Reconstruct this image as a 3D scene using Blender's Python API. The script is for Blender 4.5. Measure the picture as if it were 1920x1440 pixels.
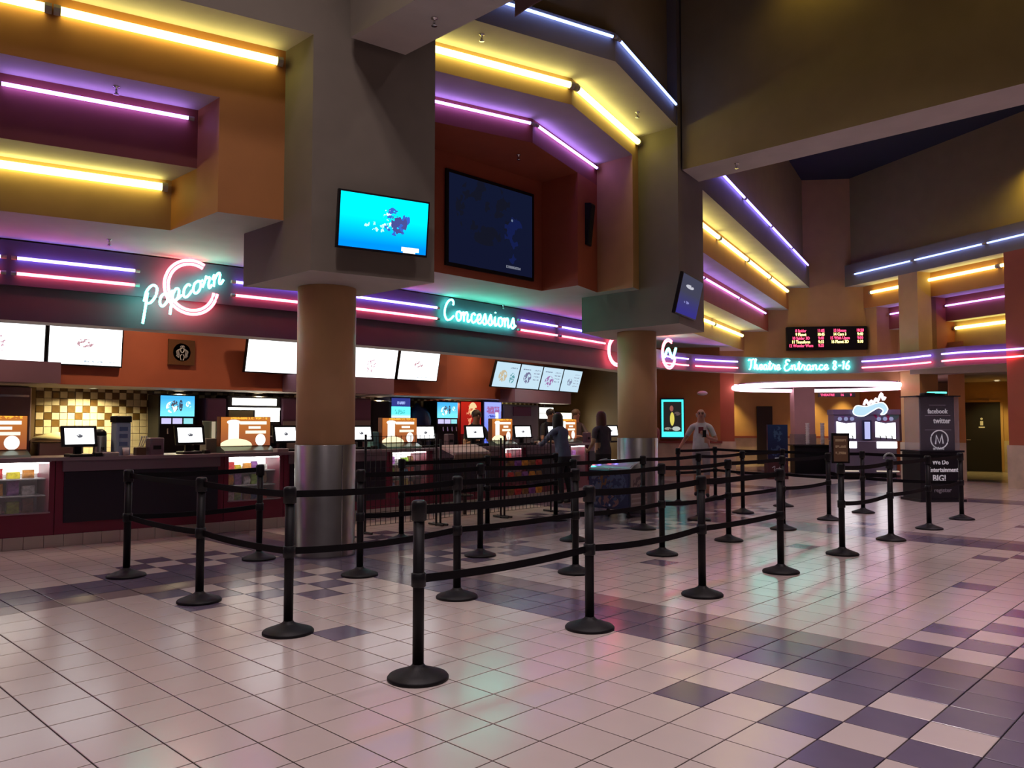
import bpy, bmesh, math, random
from mathutils import Vector, Matrix
random.seed(7)
for o in list(bpy.data.objects): bpy.data.objects.remove(o)
SC = bpy.context.scene
COL = SC.collection
PI = math.pi

# ------------------------------------------------------------------ camera
CAMH, FPX, HY, YAW = 1.465, 1504.0, 794.3, math.radians(44.0164)
PITCH = math.atan((HY - 720) / FPX)
cd = bpy.data.cameras.new('camera'); cam = bpy.data.objects.new('camera', cd); COL.objects.link(cam)
cd.sensor_width = 36.0; cd.lens = 36.0 * FPX / 1920.0; cd.clip_end = 200
cam.location = (0, 0, CAMH); cam.rotation_euler = (PI / 2 + PITCH, -0.0005, YAW)
SC.camera = cam
# ------------------------------------------------------------------ world, exposure
w = bpy.data.worlds.new('lobby_air'); SC.world = w; w.use_nodes = True
w.node_tree.nodes['Background'].inputs[0].default_value = (0.62, 0.40, 0.50, 1)
w.node_tree.nodes['Background'].inputs[1].default_value = 0.06
SC.view_settings.view_transform = 'Standard'; SC.view_settings.look = 'None'
SC.view_settings.gamma = 1.0; SC.view_settings.use_curve_mapping = False
SC.view_settings.exposure = 0.0
SC.cycles.use_adaptive_sampling = True; SC.cycles.adaptive_threshold = .05; SC.cycles.adaptive_min_samples = 16
SC.cycles.max_bounces = 4; SC.cycles.diffuse_bounces = 2; SC.cycles.glossy_bounces = 2
SC.cycles.transmission_bounces = 4; SC.cycles.transparent_max_bounces = 6
SC.cycles.sample_clamp_indirect = 4.0; SC.cycles.sample_clamp_direct = 0
SC.cycles.caustics_reflective = False; SC.cycles.caustics_refractive = False
CEIL = 8.6
# ceiling downlights of the lobby hall (fixtures are built with the ceiling): x, y, energy, colour
DOWN = [(-1.2, 4.6, 50, (.92, .86, .92)), (-3.6, 7.2, 48, (1, .82, .82)), (-0.8, 8.4, 56, (1, .78, .80)),
        (1.8, 6.4, 46, (.98, .62, .82)), (-4.4, 2.6, 60, (1, .82, .84)), (-2.0, 12.6, 62, (1, .76, .84)),
        (1.2, 11.6, 48, (1, .60, .72)), (-4.6, 15.6, 56, (.98, .78, .90)), (-1.4, 17.4, 50, (1, .70, .78)),
        (0.6, 2.4, 50, (1, .80, .80)), (-2.6, 0.6, 40, (1, .82, .84)), (-5.6, 3.2, 34, (1, .80, .78))]
for x, y, e, c in DOWN:
    l = bpy.data.lights.new('downlight_lamp', 'AREA'); l.shape = 'DISK'; l.size = .5
    l.energy = e * .74; l.color = c; l.spread = math.radians(104 if x < -3 else 80)
    o = bpy.data.objects.new('downlight_lamp', l); COL.objects.link(o); o.location = (x, y, CEIL - .06)

# ------------------------------------------------------------------ view-independent pixel measuring (photo pixel -> real place)
cy, sy, cp, sp = math.cos(YAW), math.sin(YAW), math.cos(PITCH), math.sin(PITCH)
def ray(px, py):
    x, y = (px - 960) / FPX, (720 - py) / FPX
    fx, fz = cp - y * sp, sp + y * cp
    return Vector((x * cy - fx * sy, x * sy + fx * cy, fz))
def onX(px, py, X): d = ray(px, py); t = X / d.x; return Vector((X, d.y * t, CAMH + d.z * t))
def onD(px, py, D):
    d = ray(px, py); x = (px - 960) / FPX; f = d.y * cy - d.x * sy
    t = D / f; return Vector((d.x * t, d.y * t, CAMH + d.z * t))
def onZ(px, py, Z): d = ray(px, py); t = (Z - CAMH) / d.z; return Vector((d.x * t, d.y * t, Z))

# ------------------------------------------------------------------ materials
MATS = {}
def mat(name, col, rough=.6, metal=0., var=.05, scale=3., bump=0., bscale=60., spec=.5, coat=0., emit=0.):
    if name in MATS: return MATS[name]
    m = bpy.data.materials.new(name); m.use_nodes = True; nt = m.node_tree; N = nt.nodes; L = nt.links
    b = N['Principled BSDF']
    tc = N.new('ShaderNodeTexCoord'); nz = N.new('ShaderNodeTexNoise'); nz.inputs['Scale'].default_value = scale
    nz.inputs['Detail'].default_value = 4
    L.new(tc.outputs['Object'], nz.inputs['Vector'])
    cr = N.new('ShaderNodeValToRGB')
    e0, e1 = cr.color_ramp.elements
    e0.position, e1.position = .3, .7
    e0.color = tuple(max(0, c * (1 - var)) for c in col) + (1,)
    e1.color = tuple(min(1, c * (1 + var)) for c in col) + (1,)
    L.new(nz.outputs['Fac'], cr.inputs['Fac']); L.new(cr.outputs['Color'], b.inputs['Base Color'])
    b.inputs['Roughness'].default_value = rough; b.inputs['Metallic'].default_value = metal
    b.inputs['Specular IOR Level'].default_value = spec
    if coat: b.inputs['Coat Weight'].default_value = coat
    if emit:
        L.new(cr.outputs['Color'], b.inputs['Emission Color']); b.inputs['Emission Strength'].default_value = emit
    if bump:
        n2 = N.new('ShaderNodeTexNoise'); n2.inputs['Scale'].default_value = bscale
        bp = N.new('ShaderNodeBump'); bp.inputs['Strength'].default_value = bump; bp.inputs['Distance'].default_value = .01
        L.new(tc.outputs['Object'], n2.inputs['Vector']); L.new(n2.outputs['Fac'], bp.inputs['Height']); L.new(bp.outputs['Normal'], b.inputs['Normal'])
    MATS[name] = m; return m
def glow(name, col, strength, var=0.03, scale=3.):
    """things that give off light: neon tubes, screens, backlit panels"""
    if name in MATS: return MATS[name]
    m = bpy.data.materials.new(name); m.use_nodes = True; nt = m.node_tree; N = nt.nodes; L = nt.links
    N.remove(N['Principled BSDF']); e = N.new('ShaderNodeEmission'); e.inputs['Strength'].default_value = strength
    tc = N.new('ShaderNodeTexCoord'); nz = N.new('ShaderNodeTexNoise'); nz.inputs['Scale'].default_value = scale
    cr = N.new('ShaderNodeValToRGB'); a, c = cr.color_ramp.elements
    a.color = tuple(x * (1 - var) for x in col) + (1,); c.color = tuple(min(1, x * (1 + var)) for x in col) + (1,)
    L.new(tc.outputs['Object'], nz.inputs['Vector']); L.new(nz.outputs['Fac'], cr.inputs['Fac'])
    L.new(cr.outputs['Color'], e.inputs['Color']); L.new(e.outputs['Emission'], N['Material Output'].inputs['Surface'])
    MATS[name] = m; return m
def glass(name, col=(.9, .95, 1), alpha=.12, rough=.05):
    if name in MATS: return MATS[name]
    m = mat(name, col, rough, 0, .02); m.node_tree.nodes['Principled BSDF'].inputs['Alpha'].default_value = alpha
    return m
TAUPE = mat('taupe_paint', (.225, .195, .155), .7, bump=.05)
SOFF = mat('soffit_paint', (.60, .55, .50), .75, bump=.05)
ORANGE = mat('orange_paint', (.50, .205, .06), .65, bump=.05)
GOLD = mat('gold_paint', (.56, .33, .14), .65, bump=.05)
MAROON = mat('maroon_paint', (.28, .07, .055), .6, bump=.05)
RUST = mat('rust_paint', (.42, .105, .05), .65, bump=.05)
PLUM = mat('plum_paint', (.16, .10, .135), .6, bump=.05)
DARK = mat('black_ceiling_paint', (.018, .016, .022), .8)
UPPER = mat('olive_paint', (.34, .26, .11), .75, bump=.05)
CREAM = mat('cream_stone', (.62, .50, .38), .45, var=.16, scale=3)
GROUT = mat('grout', (.022, .016, .018), .9)
TILE = mat('cream_tile', (.56, .475, .45), .20, var=.05, scale=1.3, spec=.5)
TILE_D = mat('slate_tile', (.135, .108, .165), .20, var=.14, scale=1.3, spec=.5)
TILE_M = mat('mauve_tile', (.25, .185, .195), .20, var=.10, scale=1.3, spec=.5)
BLACK = mat('black_powder_coat', (.008, .007, .009), .5, bump=.1, bscale=200, spec=.25)
BPLAS = mat('black_plastic', (.010, .010, .012), .42, spec=.3)
BELT = mat('black_webbing', (.007, .006, .008), .7, bump=.3, bscale=300, spec=.15)
STEEL = mat('brushed_steel', (.34, .33, .33), .36, 1., var=.18, scale=2.5)
CHROME = mat('chrome', (.7, .7, .7), .15, 1.)
BURG = mat('burgundy_laminate', (.20, .018, .05), .4)
LAM = mat('plum_laminate', (.20, .13, .17), .35)
NAVY = mat('black_panel', (.014, .010, .024), .4)
WHITE = mat('white_plastic', (.75, .75, .75), .4)
PAPER = mat('white_paper', (.8, .78, .75), .7)
N_YEL = glow('neon_yellow', (1.0, .90, .24), 6)
N_VIO = glow('neon_violet', (.40, .22, 1.0), 9)
N_BLU = glow('neon_blue', (.20, .30, 1.0), 6.5)
N_BV = glow('neon_blue_violet', (.22, .16, 1.0), 12)
N_RED = glow('neon_red', (1.0, .10, .14), 12)
N_CYA = glow('neon_cyan', (.09, 1.0, .76), 15)
N_PNK = glow('neon_pink', (1.0, .60, .78), 6)
WHITE_E = glow('menu_white', (.93, .97, 1.0), 2.6)

# ------------------------------------------------------------------ mesh building
class MB:
    def __init__(s): s.v = []; s.f = []; s.m = []
    def add(s, vs, fs, mi=0, M=None):
        n = len(s.v)
        s.v += [tuple(M @ Vector(p)) if M else tuple(p) for p in vs]
        s.f += [tuple(i + n for i in f) for f in fs]; s.m += [mi] * len(fs); return s
    def box(s, lo, hi, mi=0, M=None):
        (a, b, c), (d, e, f) = lo, hi
        return s.add([(a, b, c), (d, b, c), (d, e, c), (a, e, c), (a, b, f), (d, b, f), (d, e, f), (a, e, f)],
                     [(0, 3, 2, 1), (4, 5, 6, 7), (0, 1, 5, 4), (1, 2, 6, 5), (2, 3, 7, 6), (3, 0, 4, 7)], mi, M)
    def bevbox(s, lo, hi, r, mi=0, M=None):
        """box with chamfered vertical edges and top"""
        (a, b, c), (d, e, f) = lo, hi
        ring = [(a + r, b), (d - r, b), (d, b + r), (d, e - r), (d - r, e), (a + r, e), (a, e - r), (a, b + r)]
        ctr = ((a + d) / 2, (b + e) / 2)
        def sh(p, k): return (p[0] + (ctr[0] - p[0]) * k[0], p[1] + (ctr[1] - p[1]) * k[1])
        k = (2 * r / max(1e-6, d - a), 2 * r / max(1e-6, e - b))
        vs = [(p[0], p[1], c) for p in ring] + [(p[0], p[1], f - r) for p in ring] + [sh(p, k) + (f,) for p in ring]
        fs = [tuple(range(7, -1, -1)), tuple(range(16, 24))]
        for i in range(8):
            j = (i + 1) % 8
            fs += [(i, j, 8 + j, 8 + i), (8 + i, 8 + j, 16 + j, 16 + i)]
        return s.add(vs, fs, mi, M)
    def prism(s, poly, z0, z1, mi=0, mb=None, mt=None):
        A = sum(poly[i][0] * poly[(i + 1) % len(poly)][1] - poly[(i + 1) % len(poly)][0] * poly[i][1] for i in range(len(poly)))
        if A < 0: poly = poly[::-1]
        n = len(poly)
        vs = [(x, y, z0) for x, y in poly] + [(x, y, z1) for x, y in poly]
        s.add(vs, [(i, (i + 1) % n, n + (i + 1) % n, n + i) for i in range(n)], mi)
        s.add([(x, y, z0) for x, y in poly], [tuple(range(n - 1, -1, -1))], mi if mb is None else mb)
        s.add([(x, y, z1) for x, y in poly], [tuple(range(n))], mi if mt is None else mt); return s
    def lathe(s, prof, seg=24, mi=0, M=None, caps=True):
        vs = []; n = len(prof)
        for r, z in prof:
            for k in range(seg): a = 2 * PI * k / seg; vs.append((r * math.cos(a), r * math.sin(a), z))
        fs = [(i * seg + k, i * seg + (k + 1) % seg, (i + 1) * seg + (k + 1) % seg, (i + 1) * seg + k) for i in range(n - 1) for k in range(seg)]
        if caps: fs += [tuple(range(seg - 1, -1, -1)), tuple((n - 1) * seg + k for k in range(seg))]
        return s.add(vs, fs, mi, M)
    def tube(s, path, r, seg=8, mi=0, closed=False, flat=None):
        P = [Vector(p) for p in path]; n = len(P); vs = []; fs = []
        for i, p in enumerate(P):
            t = (P[(i + 1) % n] - P[i - 1]) if closed else (P[min(i + 1, n - 1)] - P[max(i - 1, 0)])
            if t.length < 1e-9: t = Vector((0, 0, 1))
            t.normalize(); up = Vector((0, 0, 1)) if abs(t.z) < .95 else Vector((1, 0, 0))
            a = t.cross(up).normalized(); b = a.cross(t)
            rr = r[i] if isinstance(r, (list, tuple)) else r
            for k in range(seg):
                th = 2 * PI * k / seg
                vs.append(p + a * math.cos(th) * rr * (flat if flat else 1) + b * math.sin(th) * rr)
        m = n if closed else n - 1
        fs = [(i * seg + k, i * seg + (k + 1) % seg, ((i + 1) % n) * seg + (k + 1) % seg, ((i + 1) % n) * seg + k) for i in range(m) for k in range(seg)]
        if not closed: fs += [tuple(range(seg - 1, -1, -1)), tuple((n - 1) * seg + k for k in range(seg))]
        return s.add(vs, fs, mi)
    def ball(s, c, r, seg=12, rings=8, mi=0, sc=(1, 1, 1)):
        vs = []; fs = []
        for i in range(rings + 1):
            ph = PI * i / rings
            for k in range(seg):
                th = 2 * PI * k / seg
                vs.append((c[0] + r * sc[0] * math.sin(ph) * math.cos(th), c[1] + r * sc[1] * math.sin(ph) * math.sin(th), c[2] - r * sc[2] * math.cos(ph)))
        fs = [(i * seg + k, i * seg + (k + 1) % seg, (i + 1) * seg + (k + 1) % seg, (i + 1) * seg + k) for i in range(rings) for k in range(seg)]
        return s.add(vs, fs, mi)
    def build(s, name, mats, parent=None, smooth=False, **kw):
        me = bpy.data.meshes.new(name); me.from_pydata(s.v, [], s.f)
        if not isinstance(mats, (list, tuple)): mats = [mats]
        for m in mats: me.materials.append(m)
        me.polygons.foreach_set('material_index', s.m)
        if smooth: me.polygons.foreach_set('use_smooth', [True] * len(me.polygons))
        me.update()
        return link(name, me, parent, **kw)
def link(name, me, parent=None, label=None, cat=None, group=None, kind=None):
    o = bpy.data.objects.new(name, me); COL.objects.link(o)
    if parent: o.parent = parent
    return tag(o, label, cat, group, kind)
def tag(o, label=None, cat=None, group=None, kind=None):
    if label: o['label'] = label
    if cat: o['category'] = cat
    if group: o['group'] = group
    if kind: o['kind'] = kind
    return o
def thing(name, label, cat, loc=(0, 0, 0), rz=0, group=None):
    o = bpy.data.objects.new(name, None); COL.objects.link(o); o.location = loc; o.rotation_euler = (0, 0, rz)
    o.empty_display_size = .1
    return tag(o, label, cat, group)
def struct(name, mb, mats, parent=None, label=None, smooth=False):
    return mb.build(name, mats, parent, smooth, label=label, kind=None if parent else 'structure')
def dup(root, loc, rz, label, group=None):
    r = root.copy(); COL.objects.link(r); r.location = loc; r.rotation_euler = (0, 0, rz)
    r['label'] = label
    if group: r['group'] = group
    for ch in list(root.children):
        c = ch.copy(); COL.objects.link(c); c.parent = r
        for g in list(ch.children):
            d = g.copy(); COL.objects.link(d); d.parent = c
    return r
def smoothpath(pts, n=6, closed=False):
    P = [Vector(p) for p in pts]; out = []; N = len(P)
    rng = range(N) if closed else range(N - 1)
    for i in rng:
        p0 = P[(i - 1) % N] if (closed or i > 0) else P[0]; p1 = P[i]; p2 = P[(i + 1) % N]
        p3 = P[(i + 2) % N] if (closed or i + 2 < N) else P[N - 1]
        for k in range(n):
            t = k / n
            out.append(.5 * ((2 * p1) + (p2 - p0) * t + (2 * p0 - 5 * p1 + 4 * p2 - p3) * t * t + (3 * p1 - p0 - 3 * p2 + p3) * t ** 3))
    if not closed: out.append(P[-1])
    return out
def rotz(a): return Matrix.Rotation(a, 4, 'Z')
def frame(origin, xdir, up=(0, 0, 1)):
    """local frame: x along xdir (in a wall), z up, y out of the wall towards the left-hand normal"""
    x = Vector(xdir).normalized(); z = Vector(up).normalized(); y = z.cross(x).normalized(); z = x.cross(y)
    M = Matrix((x, y, z)).transposed().to_4x4(); M.translation = Vector(origin); return M
_fc = {}
def text_mesh(txt, size=1., bold=False, ext=.004):
    cu = bpy.data.curves.new('lettering', 'FONT'); cu.body = txt; cu.size = size; cu.extrude = ext; cu.resolution_u = 2
    cu.align_x = 'CENTER'; cu.align_y = 'CENTER'
    if bold: cu.offset = size * .02
    o = bpy.data.objects.new('tmp', cu); COL.objects.link(o)
    me = bpy.data.meshes.new_from_object(o.evaluated_get(bpy.context.evaluated_depsgraph_get()))
    bpy.data.objects.remove(o); bpy.data.curves.remove(cu); return me
def text(name, txt, size, M, material, parent, bold=False, sx=1.):
    """lettering laid in the local x-z plane of M (facing -y)"""
    me = text_mesh(txt, size, bold)
    me.transform(M @ Matrix.Rotation(PI / 2, 4, 'X') @ Matrix.Diagonal((sx, 1, 1, 1)))
    me.materials.clear(); me.materials.append(material)
    return link(name, me, parent)

T15 = math.tan(math.radians(15))
BACK = -14.6
# ================================================================== FLOOR
TS, U0, V0 = .305, -11.2218, 6.3276            # 12 inch tiles, phase of the grid
def tkind(u, v):
    bu, bv = (u - 4) % 20, (v + 20) % 23
    if bu in (0, 1) or bv in (0, 1): return 1
    for vc in (-19, 4):
        for uc in (5, 25):
            if abs(v - vc) <= 4 and abs(u - uc) + abs(v - vc) <= 9 and (u + v) % 2 == 1 and (bu != 2 and bv != 2): return 1
    if (u, v) in ((2, -1), (1, -2), (12, 1), (15, -1), (0, -15), (1, -14), (-1, -10), (9, -12), (11, -15), (12, -10), (-2, -15), (21, -2), (22, -1), (32, -3), (28, -9), (19, -8)): return 1
    if bu == 2 or bv == 2: return 2
    return 0
fl = MB().box((-16, -5, -.12), (6, 30.5, -.0075))
floor = struct('floor', fl, GROUT)
def tile_mesh(m):
    b = MB(); h = TS / 2 - .0034; r = .003
    vs = [(-h, -h, -.008), (h, -h, -.008), (h, h, -.008), (-h, h, -.008), (-h, -h, -r * .5), (h, -h, -r * .5), (h, h, -r * .5), (-h, h, -r * .5),
          (-h + r, -h + r, 0), (h - r, -h + r, 0), (h - r, h - r, 0), (-h + r, h - r, 0)]
    fs = [(0, 1, 5, 4), (1, 2, 6, 5), (2, 3, 7, 6), (3, 0, 4, 7), (4, 5, 9, 8), (5, 6, 10, 9), (6, 7, 11, 10), (7, 4, 8, 11), (8, 9, 10, 11)]
    b.add(vs, fs); me = bpy.data.meshes.new('floor_tile'); me.from_pydata(b.v, [], b.f); me.materials.append(m); return me
TM = [tile_mesh(TILE), tile_mesh(TILE_D), tile_mesh(TILE_M)]
cells = []
for u in range(int(-5 / TS + U0) - 1, int(30.4 / TS + U0)):
    for v in range(int(-15.9 / TS + V0) - 1, int(6 / TS + V0)):
        Y = (u + .5 - U0) * TS; X = (v + .5 - 0) * TS - V0 * TS
        if X < -15.9 or X > 5.9 or Y < -4.9 or Y > 30.3: continue
        f = Y * cy - X * sy; s = X * cy + Y * sy
        vis = f > 1.5 and abs(s / f) < .68 and (CAMH / f) < .48 and X > -10.4
        area = (1 / (f ** 3)) if vis else 0
        cells.append((area, u, v, X, Y))
cells.sort(reverse=True)
fm = MB(); h = TS / 2 - .0034
for i, (a, u, v, X, Y) in enumerate(cells):
    k = tkind(u, v)
    if i < 300:
        o = link('tile', TM[k], floor); o.location = (X, Y, 0)
    else:
        fm.add([(X - h, Y - h, 0), (X + h, Y - h, 0), (X + h, Y + h, 0), (X - h, Y + h, 0)], [(0, 1, 2, 3)], k)
fm.build('tile_field', [TILE, TILE_D, TILE_M], floor, kind='stuff')

# ================================================================== CEILING
ceil = struct('ceiling', MB().box((-16, -5, CEIL), (6, 30.5, CEIL + .2)), DARK)
for x, y, e, c in DOWN:
    d = MB().lathe([(.27, -.02), (.33, -.02), (.33, .0), (.27, .0)], 24, caps=False)
    t = d.build('downlight_ring', WHITE, ceil); t.location = (x, y, CEIL - .03)

# ================================================================== FACADE (upper walls of the hall)
def slope(X0, Y0, s):                                   # X on a plane through (X0,Y0) heading +-15 deg
    return lambda Y: X0 + (Y - Y0) * T15 * s
YA = -4.5
A0, A1, A2, A3 = (slope(-6.99, 4.33, 1), slope(-7.53, 4.33, 1), slope(-8.02, 4.33, 1), slope(-8.65, 4.33, 1))
def seg(f, ya, yb, back=BACK): return [(f(ya), ya), (f(yb), yb), (back, yb), (back, ya)]
def facade(name, polys, mats=None):
    b = MB(); ml = []
    for poly, z0, z1, mside, mbot in polys:
        for m in (mside, mbot):
            if m not in ml: ml.append(m)
        b.prism(poly, z0, z1, ml.index(mside), ml.index(mbot))
    return struct(name, b, ml)
set0 = lambda f, d=.16: (lambda Y: f(Y) - d)
facade('wall_left', [
    (seg(A0, YA, 4.33), 5.42, 6.04, TAUPE, SOFF), (seg(set0(A0), YA, 4.33), 6.04, CEIL, UPPER, UPPER),
    (seg(A1, YA, 4.33), 4.78, 5.42, ORANGE, SOFF), (seg(A1, 3.69, 4.33), 3.6, 4.78, ORANGE, SOFF),
    (seg(A2, YA, 3.69), 4.155, 4.78, MAROON, SOFF), (seg(A3, YA, 3.69), 3.6, 4.155, GOLD, SOFF)])
# pillars over the round columns
P1 = [(-6.99, 4.33), (-6.64, 5.65), (BACK, 5.65), (BACK, 4.33)]
P2 = [(-6.64, 10.55), (-6.99, 11.87), (BACK, 11.87), (BACK, 10.55)]
facade('trim_1', [(P1, 3.6, CEIL, TAUPE, SOFF), ([(-6.99, 4.33), (-6.64, 5.65), (-8.03, 5.65), (-8.38, 4.33)], 3.0, 3.6, TAUPE, SOFF)])
facade('trim_2', [(P2, 3.6, CEIL, TAUPE, SOFF), ([(-6.64, 10.55), (-6.99, 11.87), (-8.90, 11.87), (-8.55, 10.55)], 3.0, 3.6, TAUPE, SOFF)])
def bent(apex):
    f = lambda Y: apex - abs(Y - 8.1) * T15
    return f
def bseg(f, ya, yb):
    return [(f(ya), ya)] + ([(f(8.1), 8.1)] if ya < 8.1 < yb else []) + [(f(yb), yb), (BACK, yb), (BACK, ya)]
B0, B1, B2 = bent(-6.0), bent(-6.72), bent(-7.43)
facade('wall_front', [
    (bseg(B0, 5.65, 10.55), 6.07, 6.44, TAUPE, SOFF), (bseg(set0(B0), 5.65, 10.55), 6.44, CEIL, UPPER, UPPER),
    (bseg(B1, 5.65, 10.55), 5.71, 6.07, GOLD, SOFF),
    (bseg(B1, 5.65, 5.9), 3.6, 5.71, RUST, SOFF), (bseg(B1, 10.3, 10.55), 3.6, 5.71, GOLD, SOFF),
    (bseg(B2, 5.9, 10.3), 5.37, 5.71, MAROON, RUST),
    (bseg(B2, 5.9, 6.64), 3.6, 5.37, RUST, SOFF), (bseg(B2, 9.56, 10.3), 3.6, 5.37, RUST, SOFF),
    ([(-8.57, 6.64), (-8.57, 9.56), (BACK, 9.56), (BACK, 6.64)], 3.6, 5.37, RUST, SOFF)])
YC = 24.5
C0, C1, C2, C3 = (slope(-6.99, 11.87, -1), slope(-7.56, 11.87, -1), slope(-8.12, 11.87, -1), slope(-8.78, 11.87, -1))
facade('wall_middle', [
    (seg(C0, 11.87, YC), 5.42, 6.04, TAUPE, SOFF), (seg(set0(C0), 11.87, YC), 6.04, CEIL, UPPER, UPPER),
    (seg(C1, 11.87, YC), 4.78, 5.42, ORANGE, SOFF), (seg(C2, 11.87, YC), 4.155, 4.78, RUST, SOFF), (seg(C3, 11.87, YC), 3.6, 4.155, GOLD, SOFF)])
# deep cross beams
facade('trim_3', [([(-6.8, 4.64), (6, 4.64), (6, 5.28), (-6.7, 5.28)], 5.43, CEIL, TAUPE, SOFF)])
facade('trim_4', [([(-6.66, 10.71), (6, 10.71), (6, 11.43), (-6.8, 11.43)], 5.42, CEIL, UPPER, SOFF)])
# entrance wall (faces the hall), opening below
EW, EN = Vector((.799, .602, 0)), Vector((-.602, .799, 0)); EO = Vector((-10.56, 22.2, 0))
def ent(t, n, z=0): p = EO + EW * t + EN * n; return Vector((p.x, p.y, z))
def e2(t, n): p = ent(t, n); return (p.x, p.y)
def epoly(t0, t1, n0, n1): return [e2(t0, n0), e2(t1, n0), e2(t1, n1), e2(t0, n1)]
LINT = 2.62
facade('wall_entrance', [(epoly(-3.2, 3.6, 0, .35), LINT, CEIL, GOLD, SOFF), (epoly(-1.83, -1.36, -.12, .35), 0.95, 3.0, RUST, RUST),
                         (epoly(-3.2, -1.36, .02, .35), 0, LINT, ORANGE, ORANGE)])
post = struct('baseboard_post', MB().prism(epoly(-1.86, -1.33, -.15, .30), 0, .95), CREAM)
# corridor behind the opening
facade('wall_corridor', [(epoly(-3.4, 4.2, 6.2, 6.5), 0, LINT + .3, GOLD, GOLD), (epoly(-3.6, -3.2, .35, 6.5), 0, LINT + .3, ORANGE, ORANGE),
                         (epoly(4.0, 4.3, 1.4, 6.5), 0, LINT + .3, RUST, RUST), (epoly(-3.6, 4.3, .36, 6.5), LINT + .3, LINT + .5, SOFF, SOFF)])
struct('baseboard_corridor', MB().prism(epoly(-3.2, 4.0, 6.08, 6.19), 0, .95), CREAM)
struct('trim_5', MB().prism(epoly(-3.2, 4.0, 6.03, 6.18), .95, 1.02), MAROON)
cc = thing('corridor_pillar', 'pale pink square pillar with grey stone base inside the theatre entrance', 'pillar')
MB().prism(epoly(.62, 1.22, 1.2, 1.8), 1.15, LINT + .3).build('shaft', mat('pink_paint', (.55, .36, .34), .6), cc)
MB().prism(epoly(.60, 1.24, 1.18, 1.82), 0, 1.15).build('stone_base', mat('grey_stone', (.30, .27, .27), .4, var=.2), cc)
# right wall of the hall
DW = Vector((.899, -.438, 0)); DN = Vector((.438, .899, 0)); DO = Vector((-8.85, 23.18, 0))
def dw(t, n): p = DO + DW * t + DN * n; return (p.x, p.y)
def dpoly(t0, t1, n0, n1): return [dw(t0, n0), dw(t1, n0), dw(t1, n1), dw(t0, n1)]
def tD(px, n=0):                                        # t of photo column px on the plane n of this wall
    d = ray(px, 700); q = DO + DN * n
    k = (q.x * DN.x + q.y * DN.y) / (d.x * DN.x + d.y * DN.y); p = Vector((d.x * k, d.y * k, 0)) - q
    return p.dot(DW)
tP1, tP1b, tP2 = tD(1688), tD(1724), tD(1888)
TR = 14.5
def ablk(n):
    a, b = dw(tP1b, n), dw(tD(1808, n), n); return [a, b, (b[0] - .27 * 6, b[1] + .963 * 6), (a[0] - .27 * 6, a[1] + .963 * 6)]
facade('wall_right', [
    (dpoly(-.6, TR, 0, 3), 5.42, 6.04, TAUPE, SOFF), (dpoly(-.6, TR, .16, 3), 6.04, CEIL, UPPER, UPPER),
    (dpoly(-.6, TR, .45, 3), 4.78, 5.42, ORANGE, SOFF), (dpoly(tP1b - .1, tD(1740, .45), .02, 3), 3.3, 5.42, GOLD, SOFF),
    (dpoly(tD(1669, .95), TR, .95, 3), 4.155, 4.78, MAROON, SOFF), (dpoly(tP1b, tD(1773, .95), .46, 3), 3.3, 4.78, RUST, SOFF),
    (dpoly(tD(1660, .95), TR, 1.25, 3), 2.9, 4.155, GOLD, SOFF), (dpoly(-.6, tD(1669, .95), .5, 3), 3.2, 4.78, GOLD, SOFF),
    (ablk(.98), 0.98, 3.6, ORANGE, ORANGE)])
struct('baseboard_right', MB().prism(ablk(.94), 0, .98), CREAM)
facade('trim_6', [(dpoly(tP1, tP1b, 0, .62), .98, 5.42, GOLD, GOLD)])
struct('baseboard_6', MB().prism(dpoly(tP1 - .03, tP1b + .03, -.03, .65), 0, .98), CREAM)
facade('trim_7', [(dpoly(tP2, tP2 + 1.0, 0, 4.2), .98, 5.42, RUST, RUST)])
struct('baseboard_7', MB().prism(dpoly(tP2 - .03, tP2 + 1.03, -.03, 4.2), 0, .98), CREAM)
facade('trim_8', [(dpoly(tP2 + 1.0, TR, 1.1, 1.5), 0, 3.6, ORANGE, ORANGE)])
# door alcove
AW = Vector((.966, .26, 0)); AO = onZ(1808, 883, 0)
def alc(t, n): p = AO + AW * t + Vector((-.26, .966, 0)) * n; return (p.x, p.y)
facade('wall_alcove', [([alc(-1.2, .05), alc(2.6, .05), alc(2.6, .3), alc(-1.2, .3)], 0, 3.2, GOLD, GOLD),
                       ([alc(1.42, -3.6), alc(1.62, -3.6), alc(1.62, .05), alc(1.42, .05)], 0, 3.2, GOLD, GOLD),
                       ([alc(-1.2, -5.5), alc(2.6, -5.5), alc(2.6, .3), alc(-1.2, .3)], 2.75, 3.0, SOFF, SOFF)])
struct('baseboard_alcove', MB().prism([alc(-1.2, .01), alc(1.42, .01), alc(1.42, .045), alc(-1.2, .045)], 0, .95), CREAM)
dr = struct('door_1', MB().box((0, -.05, .02), (1.0, .0, 2.12), 0, frame((AO.x, AO.y, 0), AW)), mat('black_door', (.012, .011, .014), .45))
struct('door_frame', MB().box((-.07, -.03, 0), (0, .04, 2.2), 0, frame((AO.x, AO.y, 0), AW)).box((1.0, -.03, 0), (1.07, .04, 2.2), 0, frame((AO.x, AO.y, 0), AW)).box((-.07, -.03, 2.13), (1.07, .04, 2.2), 0, frame((AO.x, AO.y, 0), AW)), GOLD, dr)
FM = frame((AO.x, AO.y, 0), AW)
MB().tube([FM @ Vector((.1, -.10, .98)), FM @ Vector((.2, -.10, .98))], .018, 8).tube([FM @ Vector((.1, -.02, .98)), FM @ Vector((.1, -.11, .98))], .02, 8).build('door_handle', CHROME, dr)
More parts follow.
